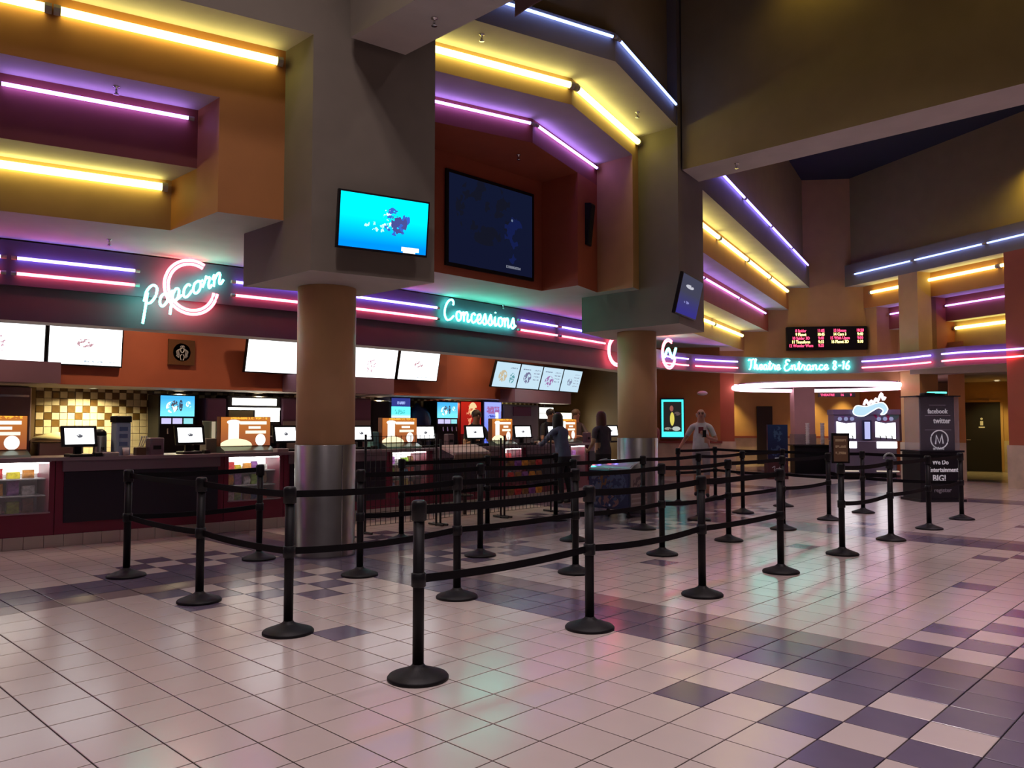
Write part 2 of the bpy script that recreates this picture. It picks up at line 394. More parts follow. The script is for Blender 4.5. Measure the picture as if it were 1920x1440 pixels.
MB().lathe([(.035, 0), (.035, .02)], 12, 0, FM @ Matrix.Translation((.5, -.05, 1.62)) @ Matrix.Rotation(PI / 2, 4, 'X')).box((.46, -.06, 1.42), (.54, -.052, 1.55), 0, FM).box((.42, -.06, 1.34), (.58, -.052, 1.38), 0, FM).build('restroom_sign', WHITE, dr)
# lower wall behind the queue, parallel to the entrance wall
LN = -1.2
facade('wall_lower', [(epoly(-6.2, -1.9, LN, LN + .3), 0, 3.6, ORANGE, ORANGE), (epoly(-2.2, -1.9, LN + .3, .1), 0, 3.6, ORANGE, ORANGE)])
struct('baseboard_lower', MB().prism(epoly(-6.2, -1.88, LN - .03, LN + .1), 0, .92), CREAM)
struct('trim_9', MB().prism(epoly(-6.2, -1.86, LN - .06, LN + .1), .92, .99), MAROON)
# ================================================================== NEON TUBES along the facade
tubes_made = []
def neon(name, pts, r, material, label, group, stand=None, clip=True):
    """one glass neon run with its end sockets and standoff clips"""
    t = thing(name, label, 'neon tube', pts[0], 0, group)
    o = Vector(pts[0]); loc = [Vector(p) - o for p in pts]
    MB().tube(loc, r, 8).build('glass_tube', material, t)
    if clip and stand is not None:
        s = Vector(stand)
        for q, d in ((loc[0], loc[1] - loc[0]), (loc[-1], loc[-2] - loc[-1])):
            d = d.normalized() * .05
            MB().tube([q - d * .15, q + d], r * 1.22, 8).tube([q + d * .5, q + d * .5 + s], .008, 5).build('end_socket', mat('tube_socket', (.45, .42, .38), .4), t)
    return t
def along(f, ya, yb, z, out=.05): return [Vector((f(ya) + out, ya, z)), Vector((f(yb) + out, yb, z))]
def split(p, q, n, gap=.03):
    d = (q - p); L = d.length; d.normalize(); st = L / n
    return [(p + d * (i * st + gap / 2), p + d * ((i + 1) * st - gap / 2)) for i in range(n)]
IN = (-.06, 0, 0)
def row(name, f, ya, yb, z, n, r, m, lab, grp, out=.05):
    for i, (p, q) in enumerate(split(*along(f, ya, yb, z, out), n)):
        neon(name, [p, q], r, m, lab[i] if isinstance(lab, (list, tuple)) else lab + ', ' + ['first', 'second', 'third', 'fourth'][i] + ' of its row', grp, IN)
row('neon_tube', A1, .2, 4.28, 5.27, 2, .042, N_YEL, ['bright yellow neon tube high on left facade, cut by the left photo edge', 'bright yellow neon tube ending beside the left television pillar'], 'yellow neon on upper left facade')
row('neon_tube', A2, .2, 3.64, 4.66, 2, .02, N_VIO, ['violet neon tube on maroon band at the far left photo edge', 'violet neon tube on maroon band above the popcorn sign'], 'violet neon on left maroon band')
row('neon_tube', A3, .2, 3.64, 4.06, 2, .042, N_YEL, ['lower yellow neon tube at the far left photo edge', 'lower yellow neon tube just above the popcorn sign soffit'], 'yellow neon on lower left facade')
for f, z, r, m, nm, g, out in ((B1, 5.95, .042, N_YEL, 'bright yellow', 'yellow neon over the dark screen', .05), (B2, 5.62, .02, N_VIO, 'violet', 'violet neon over the dark screen', .05), (B0, 6.36, .018, N_BLU, 'pale blue', 'blue neon over the dark screen', .04)):
    ya, yb = (5.95, 10.25) if f is B2 else (5.72, 10.48)
    for i, (y0, y1) in enumerate(((ya, 8.07), (8.13, yb))):
        neon('neon_tube', along(f, y0, y1, z, out), r, m, nm + (' neon tube left of the bend above the dark projection screen' if i == 0 else ' neon tube right of the bend above the dark projection screen'), g, IN)
for f, z, r, m, nm, n, g in ((C0, 6.0, .022, N_BV, 'blue', 4, 'blue neon leading to entrance'), (C1, 5.27, .042, N_YEL, 'upper yellow', 4, 'upper yellow neon leading to entrance'),
                             (C2, 4.62, .022, N_VIO, 'violet', 3, 'violet neon leading to entrance'), (C3, 4.0, .042, N_YEL, 'lower yellow', 3, 'lower yellow neon leading to entrance')):
    ye = {C0: 22.3, C1: 22.0, C2: 21.5, C3: 21.2}[f]
    lab = nm + ' neon tube on facade running to theatre entrance'
    row('neon_tube', f, 12.2, ye, z, n, r, m, lab, g)
def rowD(t0, t1, n_, z, n, r, m, lab, grp):
    for i, (p, q) in enumerate(split(Vector(dw(t0, n_ - .05) + (z,)), Vector(dw(t1, n_ - .05) + (z,)), n)):
        neon('neon_tube', [p, q], r, m, lab + ('' if n == 1 else ', ' + ['first', 'second', 'third', 'fourth'][i] + ' of its row'), grp, (DN * .06))
rowD(.1, 8.5, 0, 5.72, 4, .02, N_BLU, 'pale blue neon tube on right wall below dark upper wall', 'blue neon on right wall')
rowD(tD(1636, .45), tP1 - .05, .45, 5.20, 1, .042, N_YEL, 'short yellow neon tube between the entrance wall and the first right pillar', 'short yellow neon right')
rowD(tD(1742, .45), 8.5, .45, 5.22, 3, .042, N_YEL, 'upper yellow neon tube right of the first right pillar', 'upper yellow neon on right wall')
rowD(tD(1671, .95), tP1 + .1, .95, 4.58, 1, .02, N_VIO, 'short violet neon tube left of the first right pillar', 'short violet neon right')
rowD(tD(1775, .95), 8.5, .95, 4.56, 3, .02, N_VIO, 'violet neon tube on maroon band right of the first right pillar', 'violet neon on right wall')
rowD(tD(1793, 1.25), tP2 + .2, 1.25, 3.98, 1, .042, N_YEL, 'lower yellow neon tube between the two right pillars', 'lower yellow neon right')

# ================================================================== CONCESSION FASCIA (curved band carrying the neon)
Xf = lambda Y: -10.1 - (Y - 8.1) ** 2 / 62
Xc = lambda Y: -10.22 - (Y - 8.1) ** 2 / 72
def arcband(f, ya, yb, d0, d1, z0, z1, n=40):
    ys = [ya + (yb - ya) * i / n for i in range(n + 1)]
    return [(f(y) + d0, y) for y in ys] + [(f(y) + d1, y) for y in reversed(ys)], z0, z1
FAS = MB()
FAS.prism(*arcband(Xf, -2, 16.6, 0, -.35, 2.66, 3.6), 0, 1)
trim10 = struct('trim_10', FAS, [PLUM, SOFF])
struct('neon_backing', MB().prism(*arcband(Xf, -2, 16.6, .05, 0, 3.06, 3.58)), mat('neon_backing_paint', (.11, .08, .12), .5), trim10)
def arcpts(f, ya, yb, z, out, n=10): return [Vector((f(ya + (yb - ya) * i / n) + out, ya + (yb - ya) * i / n, z)) for i in range(n + 1)]
runs = [(-1.5, 2.52), (2.58, 3.92), (5.08, 8.62), (10.62, 11.9), (11.95, 13.82)]
nl = ['at the far left photo edge', 'left of the popcorn sign', 'between the popcorn and concessions signs', 'right of the concessions sign', 'ending at the second round column']
for (ya, yb), l in zip(runs, nl):
    neon('neon_tube', arcpts(Xf, ya, yb, 3.37, .10), .019, N_BV, 'blue violet neon line ' + l, 'blue violet lines on concession fascia', (-.08, 0, 0))
    neon('neon_tube', arcpts(Xf, ya, yb, 3.19, .10), .019, N_RED, 'red neon line ' + l, 'red lines on concession fascia', (-.08, 0, 0))

# ---------------------------------------------------------------- single stroke script letters (x advance, strokes in em units)
L = {
 'P': (.75, [[(.12, -.32), (.18, .2), (.22, .72)], [(.10, .45), (.18, .78), (.42, .92), (.64, .76), (.60, .48), (.40, .32), (.24, .34)]]),
 'o': (.52, [[(.30, .46), (.12, .40), (.08, .18), (.22, .02), (.40, .12), (.42, .34), (.30, .46), (.38, .40), (.52, .42)]]),
 'p': (.58, [[(.02, .30), (.14, .46), (.12, .1), (.08, -.38)], [(.13, .32), (.28, .48), (.42, .38), (.40, .16), (.28, .04), (.14, .12)], [(.34, .06), (.58, .16)]]),
 'c': (.46, [[(.38, .38), (.26, .47), (.10, .36), (.08, .14), (.20, .02), (.36, .08), (.48, .20)]]),
 'r': (.46, [[(.0, .16), (.12, .40), (.16, .52), (.20, .44), (.34, .42), (.30, .18), (.36, .03), (.48, .12)]]),
 'n': (.62, [[(.02, .30), (.12, .46), (.12, .02)], [(.12, .26), (.28, .46), (.40, .40), (.38, .12), (.46, .02), (.60, .14)]]),
 'C': (.86, [[(.70, .72), (.72, .86), (.58, .96), (.32, .84), (.12, .52), (.10, .2), (.26, .0), (.50, .04), (.74, .22)]]),
 'e': (.46, [[(.04, .14), (.28, .22), (.36, .36), (.26, .47), (.10, .36), (.08, .14), (.20, .02), (.36, .06), (.48, .18)]]),
 's': (.46, [[(.0, .08), (.24, .52), (.30, .30), (.34, .12), (.20, .0), (.08, .08)], [(.24, .02), (.48, .16)]]),
 'i': (.34, [[(.02, .14), (.14, .44), (.12, .10), (.20, .02), (.34, .14)], [(.17, .64), (.18, .68)]]),
 'T': (.62, [[(.02, .78), (.10, .92), (.30, .86), (.62, .96)], [(.36, .88), (.30, .4), (.20, .04), (.08, .02)]]),
 'h': (.58, [[(.02, .1), (.22, .80), (.24, .94), (.14, .88), (.10, .02)], [(.10, .24), (.24, .44), (.36, .38), (.34, .12), (.42, .02), (.56, .14)]]),
 'a': (.56, [[(.40, .42), (.22, .47), (.08, .30), (.10, .08), (.24, .02), (.38, .20), (.42, .44), (.40, .12), (.48, .02), (.58, .14)]]),
 't': (.40, [[(.06, .14), (.22, .78), (.18, .30), (.16, .08), (.24, .02), (.40, .14)], [(.06, .56), (.38, .60)]]),
 'E': (.74, [[(.62, .82), (.50, .94), (.28, .90), (.22, .68), (.42, .54)], [(.42, .54), (.14, .42), (.06, .14), (.22, -.06), (.46, .0), (.72, .2)]]),
 '8': (.48, [[(.34, .72), (.18, .78), (.12, .60), (.26, .42), (.36, .18), (.22, .02), (.08, .14), (.16, .36), (.34, .56), (.34, .72)]]),
 '-': (.40, [[(.06, .36), (.34, .38)]]), '1': (.26, [[(.06, .60), (.18, .76), (.10, .02)]]),
 '6': (.48, [[(.40, .76), (.18, .50), (.08, .20), (.18, .02), (.36, .08), (.38, .30), (.22, .38), (.10, .24)]]), ' ': (.34, [])}
def script(word):
    x = 0; out = []
    for ch in word:
        adv, st = L[ch]
        for s in st: out.append([(x + px, pz) for px, pz in s])
        x += adv
    return x, out
def neon_word(parent, word, width, height, place, r, material, n=4, each=True):
    """place(s, z) -> world point; letters of the word become glass letter parts"""
    W, _ = script(word); kx = width / W; x = 0
    for ch in word:
        adv, st = L[ch]
        b = MB()
        for s in st:
            pts = smoothpath([place((x + px) * kx, pz * height) for px, pz in s], n) if len(s) > 2 else [place((x + px) * kx, pz * height) for px, pz in s]
            b.tube(pts, r, 6)
        if st: b.build('neon_letter', material, parent)
        x += adv
# popcorn sign: two red rings and a cyan word
def ring_sign(Yc, zc, R, label, word=None):
    s = thing('neon_sign', label, 'neon sign', (Xf(Yc), Yc, zc))
    o = Vector((Xf(Yc), Yc, zc))
    for k, rr in enumerate((R, R * .86)):
        for a0, a1 in ((-8, -150), (212, 62)) if True else ():
            pts = []
            for i in range(19):
                a = math.radians(a0 + (a1 - a0) * i / 18)
                pts.append(Vector((.16, rr * math.cos(a), rr * math.sin(a))))
            MB().tube(pts, .020, 7).build('neon_ring', N_RED, s)
    MB().tube([(.05, -.2, -.2), (.16, -.2, -.2)], .008, 5).build('standoff', CHROME, s)
    return s
ps = ring_sign(4.53, 3.225, .35, 'round red neon sign with cyan script word Popcorn')
th = math.radians(20)
def pp(sx, z):
    a, b = sx - .66, z - .10
    return Vector((.20, a + b * .06 + .02, a * .50 + b))
neon_word(ps, 'Popcorn', 1.06, .36, pp, .016, N_CYA)
ring_sign(14.25, 3.06, .33, 'round red neon sign half hidden left of the second column', None)
s3 = ring_sign(16.75, 3.02, .36, 'round pink neon sign seen nearly edge on right of the second column', None)
s3.rotation_euler = (0, 0, math.radians(6)); s3.location = tuple(onD(1243, 664, 19.6))
MB().tube(smoothpath([(.2, -.3, -.1), (.2, -.1, .12), (.2, .1, -.1), (.2, .3, .16)], 5), .03, 7).build('neon_script', N_CYA, s3)
# concessions word
cs = thing('neon_sign', 'cyan neon script sign reading Concessions on the plum fascia', 'neon sign', (0, 0, 0))
def cpl(sx, z):
    y = 8.70 + sx; return Vector((Xf(y) + .12, y, 3.19 + z))
neon_word(cs, 'Concessions', 1.82, .36, cpl, .017, N_CYA)

# ================================================================== ENTRANCE BAND (curved strip over the theatre entrance)
EB = [(1228, 19.7), (1250, 20.3), (1300, 21.2), (1400, 22.1), (1500, 22.4), (1600, 22.0), (1691, 20.9), (1792, 19.2), (1886, 18.4), (1990, 17.4), (2150, 16.2)]
ebp = smoothpath([onD(x, 700, D) for x, D in EB], 5)
ebp = [Vector((p.x, p.y, 0)) for p in ebp]
def off(path, d):
    out = []
    for i, p in enumerate(path):
        t = (path[min(i + 1, len(path) - 1)] - path[max(i - 1, 0)]).normalized(); out.append(p + Vector((t.y, -t.x, 0)) * d)
    return out
eb = MB(); f0, f1 = off(ebp, 0), off(ebp, -.25)
eb.prism([(p.x, p.y) for p in f0] + [(p.x, p.y) for p in reversed(f1)], 2.86, 3.31, 0, 1)
trim11 = struct('trim_11', eb, [PLUM, SOFF])
fo = off(ebp, .08)
def ebrun(i0, i1, z, m, lab, grp):
    pts = [Vector((p.x, p.y, z)) for p in fo[i0:i1 + 1]]
    neon('neon_tube', pts, .02, m, lab, grp, None, False)
for i0, i1, l in ((3, 9, 'left of the entrance lettering near the second column'), (10, 14, 'just left of the theatre entrance lettering'), (26, 33, 'right of the theatre entrance lettering'), (34, 49, 'along the right part of entrance band')):
    ebrun(i0, i1, 3.16, N_BV, 'blue violet neon line ' + l, 'blue violet lines on entrance band')
    ebrun(i0, i1, 2.99, N_RED, 'red neon line ' + l, 'red lines on entrance band')
ts = thing('neon_sign', 'cyan neon script sign reading Theatre Entrance 8-16', 'neon sign', (0, 0, 0))
pa, pb = fo[15] , fo[25]
Ld = [0]
for i in range(15, 25): Ld.append(Ld[-1] + (fo[i + 1] - fo[i]).length)
def epl(sx, z):
    for i in range(10):
        if sx <= Ld[i + 1] or i == 9:
            t = (sx - Ld[i]) / (Ld[i + 1] - Ld[i]); p = fo[15 + i].lerp(fo[16 + i], t); return Vector((p.x, p.y, 2.96 + z))
neon_word(ts, 'Theatre Entrance 8-16', Ld[-1] - .06, .30, epl, .022, N_CYA, 3)
# oval light ring hanging under the entrance lintel
rg = thing('ring_light', 'large oval pinkish white light ring hanging over theatre entrance', 'light', tuple(ent(.93, -.4, 2.5)), math.atan2(EW.y, EW.x))
N = 64
op = [(2.32 * math.cos(2 * PI * i / N), 2.0 * math.sin(2 * PI * i / N), 0) for i in range(N)]
MB().tube(op, .07, 8, closed=True).build('light_tube', N_PNK, rg)
MB().tube([(p[0] * .94, p[1] * .94, .07) for p in op], .05, 6, closed=True).build('ring_housing', PLUM, rg)
for a in (.6, 2.5, 3.8, 5.6): MB().tube([(2.25 * math.cos(a), 1.95 * math.sin(a), .05), (2.25 * math.cos(a), 1.95 * math.sin(a), .12)], .02, 6).build('hanger', CHROME, rg)
# ================================================================== flat pictures (screens, posters, packaging print) as node materials
def art(name, bg, layers=(), strength=1., emissive=True, rough=.25):
    """bg: colour or (low, high, z0, z1); layers: (shape, cx, cz, rx, rz, colour, threshold or None, noise scale)"""
    if name in MATS: return MATS[name]
    m = bpy.data.materials.new(name); m.use_nodes = True; nt = m.node_tree; N = nt.nodes; K = nt.links
    tc = N.new('ShaderNodeTexCoord'); sx = N.new('ShaderNodeSeparateXYZ'); K.new(tc.outputs['Object'], sx.inputs[0])
    def mth(op, a, b=None, clamp=False):
        n = N.new('ShaderNodeMath'); n.operation = op; n.use_clamp = clamp
        for i, v in enumerate((a, b)):
            if v is None: continue
            if isinstance(v, (int, float)): n.inputs[i].default_value = v
            else: K.new(v, n.inputs[i])
        return n.outputs[0]
    def mix(f, a, b):
        n = N.new('ShaderNodeMix'); n.data_type = 'RGBA'
        K.new(f, n.inputs[0])
        for i, v in ((6, a), (7, b)):
            if isinstance(v, tuple): n.inputs[i].default_value = v + (1,)
            else: K.new(v, n.inputs[i])
        return n.outputs[2]
    x, z = sx.outputs['X'], sx.outputs['Z']
    if isinstance(bg[0], tuple):
        f = mth('DIVIDE', mth('SUBTRACT', z, bg[2]), bg[3] - bg[2], True); col = mix(f, bg[0], bg[1])
    else:
        nz = N.new('ShaderNodeTexNoise'); nz.inputs['Scale'].default_value = 4; K.new(tc.outputs['Object'], nz.inputs['Vector'])
        col = mix(nz.outputs['Fac'], tuple(c * .96 for c in bg), tuple(bg))
    for sh, cx_, cz_, rx, rz_, c, thr, sc in layers:
        a, b = mth('DIVIDE', mth('SUBTRACT', x, cx_), rx), mth('DIVIDE', mth('SUBTRACT', z, cz_), rz_)
        if sh == 'ell': msk = mth('LESS_THAN', mth('ADD', mth('MULTIPLY', a, a), mth('MULTIPLY', b, b)), 1)
        else: msk = mth('MULTIPLY', mth('LESS_THAN', mth('ABSOLUTE', a), 1), mth('LESS_THAN', mth('ABSOLUTE', b), 1))
        if sh == 'lines':                                   # rows of small lettering
            msk = mth('MULTIPLY', msk, mth('GREATER_THAN', mth('SINE', mth('MULTIPLY', z, sc * 2.2)), .35))
        if thr is not None:
            mp = N.new('ShaderNodeTexNoise'); mp.inputs['Scale'].default_value = sc; mp.inputs['Detail'].default_value = 3
            K.new(tc.outputs['Object'], mp.inputs['Vector']); msk = mth('MULTIPLY', msk, mth('GREATER_THAN', mp.outputs['Fac'], thr))
        col = mix(msk, col, c)
    if emissive:
        N.remove(N['Principled BSDF']); e = N.new('ShaderNodeEmission'); e.inputs[1].default_value = strength
        K.new(col, e.inputs[0]); K.new(e.outputs[0], N['Material Output'].inputs[0])
    else:
        b = N['Principled BSDF']; K.new(col, b.inputs['Base Color']); b.inputs['Roughness'].default_value = rough
    MATS[name] = m; return m
def rig(name, label, cat, M, group=None):
    t = thing(name, label, cat, (0, 0, 0), 0, group); t.matrix_world = M; return t
def panel(w, h, d, y=0.): return MB().box((-w / 2, y, -h / 2), (w / 2, y + d, h / 2))
def bezel(w, h, bw, d):
    return MB().add([(-w/2, 0, -h/2), (w/2, 0, -h/2), (w/2, 0, h/2), (-w/2, 0, h/2), (-w/2+bw, -.004, -h/2+bw), (w/2-bw, -.004, -h/2+bw), (w/2-bw, -.004, h/2-bw), (-w/2+bw, -.004, h/2-bw),
                     (-w/2, d, -h/2), (w/2, d, -h/2), (w/2, d, h/2), (-w/2, d, h/2)],
                    [(0, 1, 5, 4), (1, 2, 6, 5), (2, 3, 7, 6), (3, 0, 4, 7), (0, 8, 9, 1), (1, 9, 10, 2), (2, 10, 11, 3), (3, 11, 8, 0), (8, 11, 10, 9)])
def tv(M, w, h, smat, label, group=None, arm=.12, name='television'):
    t = rig(name, label, 'television', M, group)
    bz = bezel(w, h, .022, .05).build('bezel', BPLAS, t)
    MB().box((-w/2+.02, -.007, -h/2+.02), (w/2-.02, .004, h/2-.02)).build('screen', smat, bz)
    MB().box((-w*.3, .05, -h*.3), (w*.3, .08, h*.3)).build('rear_housing', BPLAS, t)
    wm = MB().box((-.12, .08, -.1), (.12, .08 + arm, .1)).build('wall_mount', BLACK, t)
    return t
def wallframe(p, xd, tilt=0): return frame(p, xd) @ Matrix.Rotation(math.radians(tilt), 4, 'X')

# ================================================================== ROUND COLUMNS
TAN = mat('tan_column_paint', (.84, .52, .25), .5, bump=.04)
def column(x, y, label):
    t = thing('round_column', label, 'column', (x, y, 0))
    MB().lathe([(.326, 1.23), (.326, 2.999)], 48).build('painted_shaft', TAN, t, True)
    s = MB().lathe([(.342, 0), (.342, .02), (.335, .03), (.335, 1.225), (.33, 1.23)], 48).build('steel_cladding', STEEL, t, True)
    MB().box((.333, -.004, .03), (.339, .004, 1.22)).build('seam', CHROME, s)
column(-7.83, 5.07, 'tan round column with steel base under the lit television')
column(-7.85, 11.15, 'tan round column with steel base beside the ice cream freezer')

# ================================================================== QUEUE STANCHIONS
st = thing('queue_stanchion', 'x', 'stanchion')
MB().lathe([(.176, 0), (.178, .012), (.170, .022), (.12, .04), (.06, .062), (.040, .075), (.034, .085)], 32).build('base', BLACK, st, True)
MB().lathe([(.033, .07), (.033, .92)], 16).build('post', BLACK, st, True)
MB().lathe([(.034, .90), (.045, .905), (.045, 1.0), (.040, 1.015), (.028, 1.02)], 20).build('head', BPLAS, st, True)
MB().lathe([(.034, .52), (.043, .525), (.043, .60), (.034, .605)], 16).build('lower_cassette', BPLAS, st, True)
proto_used = False
R1, R2, R3, R4 = -3.65, -5.09, -6.50, -8.06
POS = {}
rows = {1: (R1, [3.0, 4.58, 6.12, 7.6, 9.12, 10.66, 12.16, 13.72]), 2: (R2, [3.01, 4.6, 6.17, 7.69, 9.18, 10.69, 12.24, 13.61]),
        3: (R3, [3.02, 4.61, 6.22, 7.84, 9.36, 10.83, 12.2, 13.67]), 4: (R4, [3.02, 4.40, 6.34, 7.85, 9.3, 12.72, 14.04])}
ordn = ['first', 'second', 'third', 'fourth', 'fifth', 'sixth', 'seventh', 'eighth']
rown = {1: 'nearest queue row', 2: 'second queue row from the camera', 3: 'third queue row from the camera', 4: 'queue row nearest the counter'}
GS = 'stanchions of the concession queue'
for r, (v, us) in rows.items():
    for i, u in enumerate(us):
        if r == 1 and i == 0: lab = 'black belt stanchion nearest the camera'
        elif r == 1 and i == 4: lab = 'black belt stanchion carrying a small framed sign on its top'
        else: lab = 'black belt stanchion, %s from the left in the %s' % (ordn[i], rown[r])
        if not proto_used: st.location = (v, u, 0); st['label'] = lab; st['group'] = GS; o = st; proto_used = True; base_children = list(st.children)
        else:
            o = st.copy(); COL.objects.link(o); o.location = (v, u, 0); o['label'] = lab
            for ch in base_children:
                c = ch.copy(); COL.objects.link(c); c.parent = o
        POS[(r, i)] = o
def belt(a, b, sag=.02):
    A, B = POS[a], POS[b]; d = (B.location - A.location); L_ = d.length; dn = d.normalized(); n = Vector((-dn.y, dn.x, 0))
    for z, s, nm in ((.965, sag, 'belt'), (.565, sag * 1.6, 'belt')):
        mb = MB(); vs = []; fs = []; K_ = 10
        for i in range(K_ + 1):
            t = i / K_; p = dn * (.05 + t * (L_ - .10)); zz = z - s * 4 * t * (1 - t)
            for sn, dz in ((-.004, -.024), (.004, -.024), (.004, .024), (-.004, .024)): vs.append(tuple(p + n * sn + Vector((0, 0, zz + dz))))
        for i in range(K_):
            for k in range(4): fs.append((i * 4 + k, i * 4 + (k + 1) % 4, i * 4 + 4 + (k + 1) % 4, i * 4 + 4 + k))
        fs += [(0, 1, 2, 3), (K_ * 4 + 3, K_ * 4 + 2, K_ * 4 + 1, K_ * 4)]
        mb.add(vs, fs).build(nm, BELT, A)
for r, pairs in {1: [(0, 1), (1, 2), (2, 3), (4, 5), (5, 6), (6, 7)], 2: [(0, 1), (1, 2), (2, 3), (3, 4), (4, 5), (5, 6)],
                 3: [(1, 2), (2, 3), (3, 4), (4, 5), (5, 6), (6, 7)], 4: [(0, 1), (2, 3), (3, 4), (5, 6)]}.items():
    for i, j in pairs: belt((r, i), (r, j), .006 + .006 * ((i * 7 + r) % 3))
for a, b in (((2, 0), (3, 0)), ((3, 0), (4, 0)), ((1, 7), (2, 7)), ((2, 7), (3, 7)), ((3, 7), (4, 6))): belt(a, b, .010)
ss = rig('post_sign', 'small brown framed notice standing on a stanchion head', 'sign', frame((R1, 9.12, 1.19), (cy, sy, 0)))
panel(.20, .34, .02, -.01).build('frame', BLACK, ss)
MB().box((-.08, -.014, -.15), (.08, -.0105, .14)).build('notice', art('notice_print', (.20, .12, .07), [('lines', 0, .02, .06, .10, (.55, .42, .25), .42, 40)], emissive=False), ss)
MB().box((-.02, -.01, -.172), (.02, .01, -.168)).build('clamp', BLACK, ss)
sr = thing('stanchion_topper', 'grey half ring on top of a stanchion left of promotion kiosk', 'ring', (R1, 10.66, 1.021))
MB().tube([(.07 * math.cos(a * PI / 8) * cy, .07 * math.cos(a * PI / 8) * sy, .07 * math.sin(a * PI / 8)) for a in range(9)], .012, 7).build('half_ring', mat('grey_plastic', (.35, .40, .40), .4), sr)

# ================================================================== TELEVISIONS AND SCREENS
sea = art('underwater_film', ((.0, .22, .95), (.0, .80, .95), -.22, .12), [('ell', .13, .06, .15, .17, (.03, .10, .45), .54, 8), ('ell', .16, .02, .09, .11, (.05, .06, .22), .46, 13),
           ('ell', -.06, -.04, .16, .05, (.45, .95, .95), .55, 22), ('ell', .03, .06, .05, .10, (.7, .9, 1), .58, 25), ('rect', .30, -.235, .10, .022, (1, 1, 1), None, 1), ('rect', .29, -.262, .07, .014, (1, 1, 1), None, 1)], 1.5)
tv(wallframe((-6.66, 4.99, 3.53), (.2588, .9659, 0), 7), 1.0, .585, sea, 'wall television showing a bright blue underwater scene', arm=.10)
off_scr = art('painted_violet_reflection', ((.05, .04, .30), (.07, .07, .12), -.25, .05), [('ell', -.1, .14, .2, .03, (.7, .7, .8), .45, 8), ('ell', -.12, -.1, .14, .02, (.3, .3, .7), .45, 9)], .8)  # violet reflection on the switched-off screen, painted in as a glow
tv(wallframe(tuple(onD(1293, 557, 12.35)), (-.2588, .9659, 0), 13), 1.08, .63, off_scr, 'wall television seen almost edge on beside the second column', arm=.22)
ps0, ps1 = onX(836, 480, -8.53), onX(1001, 357, -8.53); pz0 = onX(836, 482, -8.53).z; pz1 = 5.12
pc = Vector((-8.53, (ps0.y + ps1.y) / 2, (3.72 + pz1) / 2)); pw, ph = ps1.y - ps0.y, pz1 - 3.72
prj = rig('projection_screen', 'dark blue projection screen in the red recess above concessions', 'screen', frame(pc, (0, 1, 0)))
bezel(pw, ph, .05, .035).build('border', BPLAS, prj)
MB().box((-pw/2+.05, -.006, -ph/2+.05), (pw/2-.05, -.002, ph/2-.05)).build('screen_cloth', art('dim_film', ((.006, .008, .028), (.006, .009, .030), -.5, .5), [('ell', -.15, .2, .6, .5, (.007, .008, .018), .52, 3), ('ell', .45, .0, .2, .5, (.007, .012, .07), .54, 4), ('ell', .42, .18, .02, .02, (.15, .2, .3), None, 1), ('rect', .45, -.55, .16, .02, (.16, .17, .22), .4, 30)], 1.0), prj)
sp_ = rig('wall_speaker', 'black slim loudspeaker on the red wall right of dark screen', 'speaker', wallframe((B2(9.93) + .07, 9.93, 4.62), (-.2588, .9659, 0), 6))
MB().box((-.09, 0, -.33), (.09, .12, .33)).build('cabinet', BPLAS, sp_)
MB().box((-.075, -.008, -.31), (.075, 0, .31)).build('grille', mat('speaker_cloth', (.008, .008, .008), .9), sp_)
# led show-times board on the entrance wall
ledM = frame(tuple(ent(0, 0, 0)), EW)
c0 = onD(1552, 633, 22.9); tl = (Vector((c0.x, c0.y, 0)) - EO).dot(EW)
ledM = frame(tuple(ent(tl, -.06, 3.93)), EW)
led = rig('led_board', 'black electronic show times board with red and yellow rows', 'display board', ledM)
MB().bevbox((-1.12, -.08, -.34), (1.12, .06, .34), .02).build('housing', BPLAS, led)
LR, LY = glow('led_red', (1, .06, .16), 3), glow('led_yellow', (1, .75, .22), 4)
for i, (a, ta, b, tb) in enumerate((('8 Spider', '11:05', '13 House', '10:20'), ('9 Planet', '10:45', '14 Cars 3', '9:40'), ('10 Spider 3D', '9:40', '15 Wish Upon', '9:50'), ('11 Transform', '9:15', '16 Planet 3D', '9:10'), ('12 Wonder Wom', '9:35', '', ''))):
    z = .215 - i * .108; m = LY if i in (1, 3) else LR
    for s, x in ((a, -.72), (ta, -.16), (b, .36), (tb, .92)):
        if s: text('led_text', s, .118, Matrix.Translation((x, -.086, z)), m, led, True, .78)
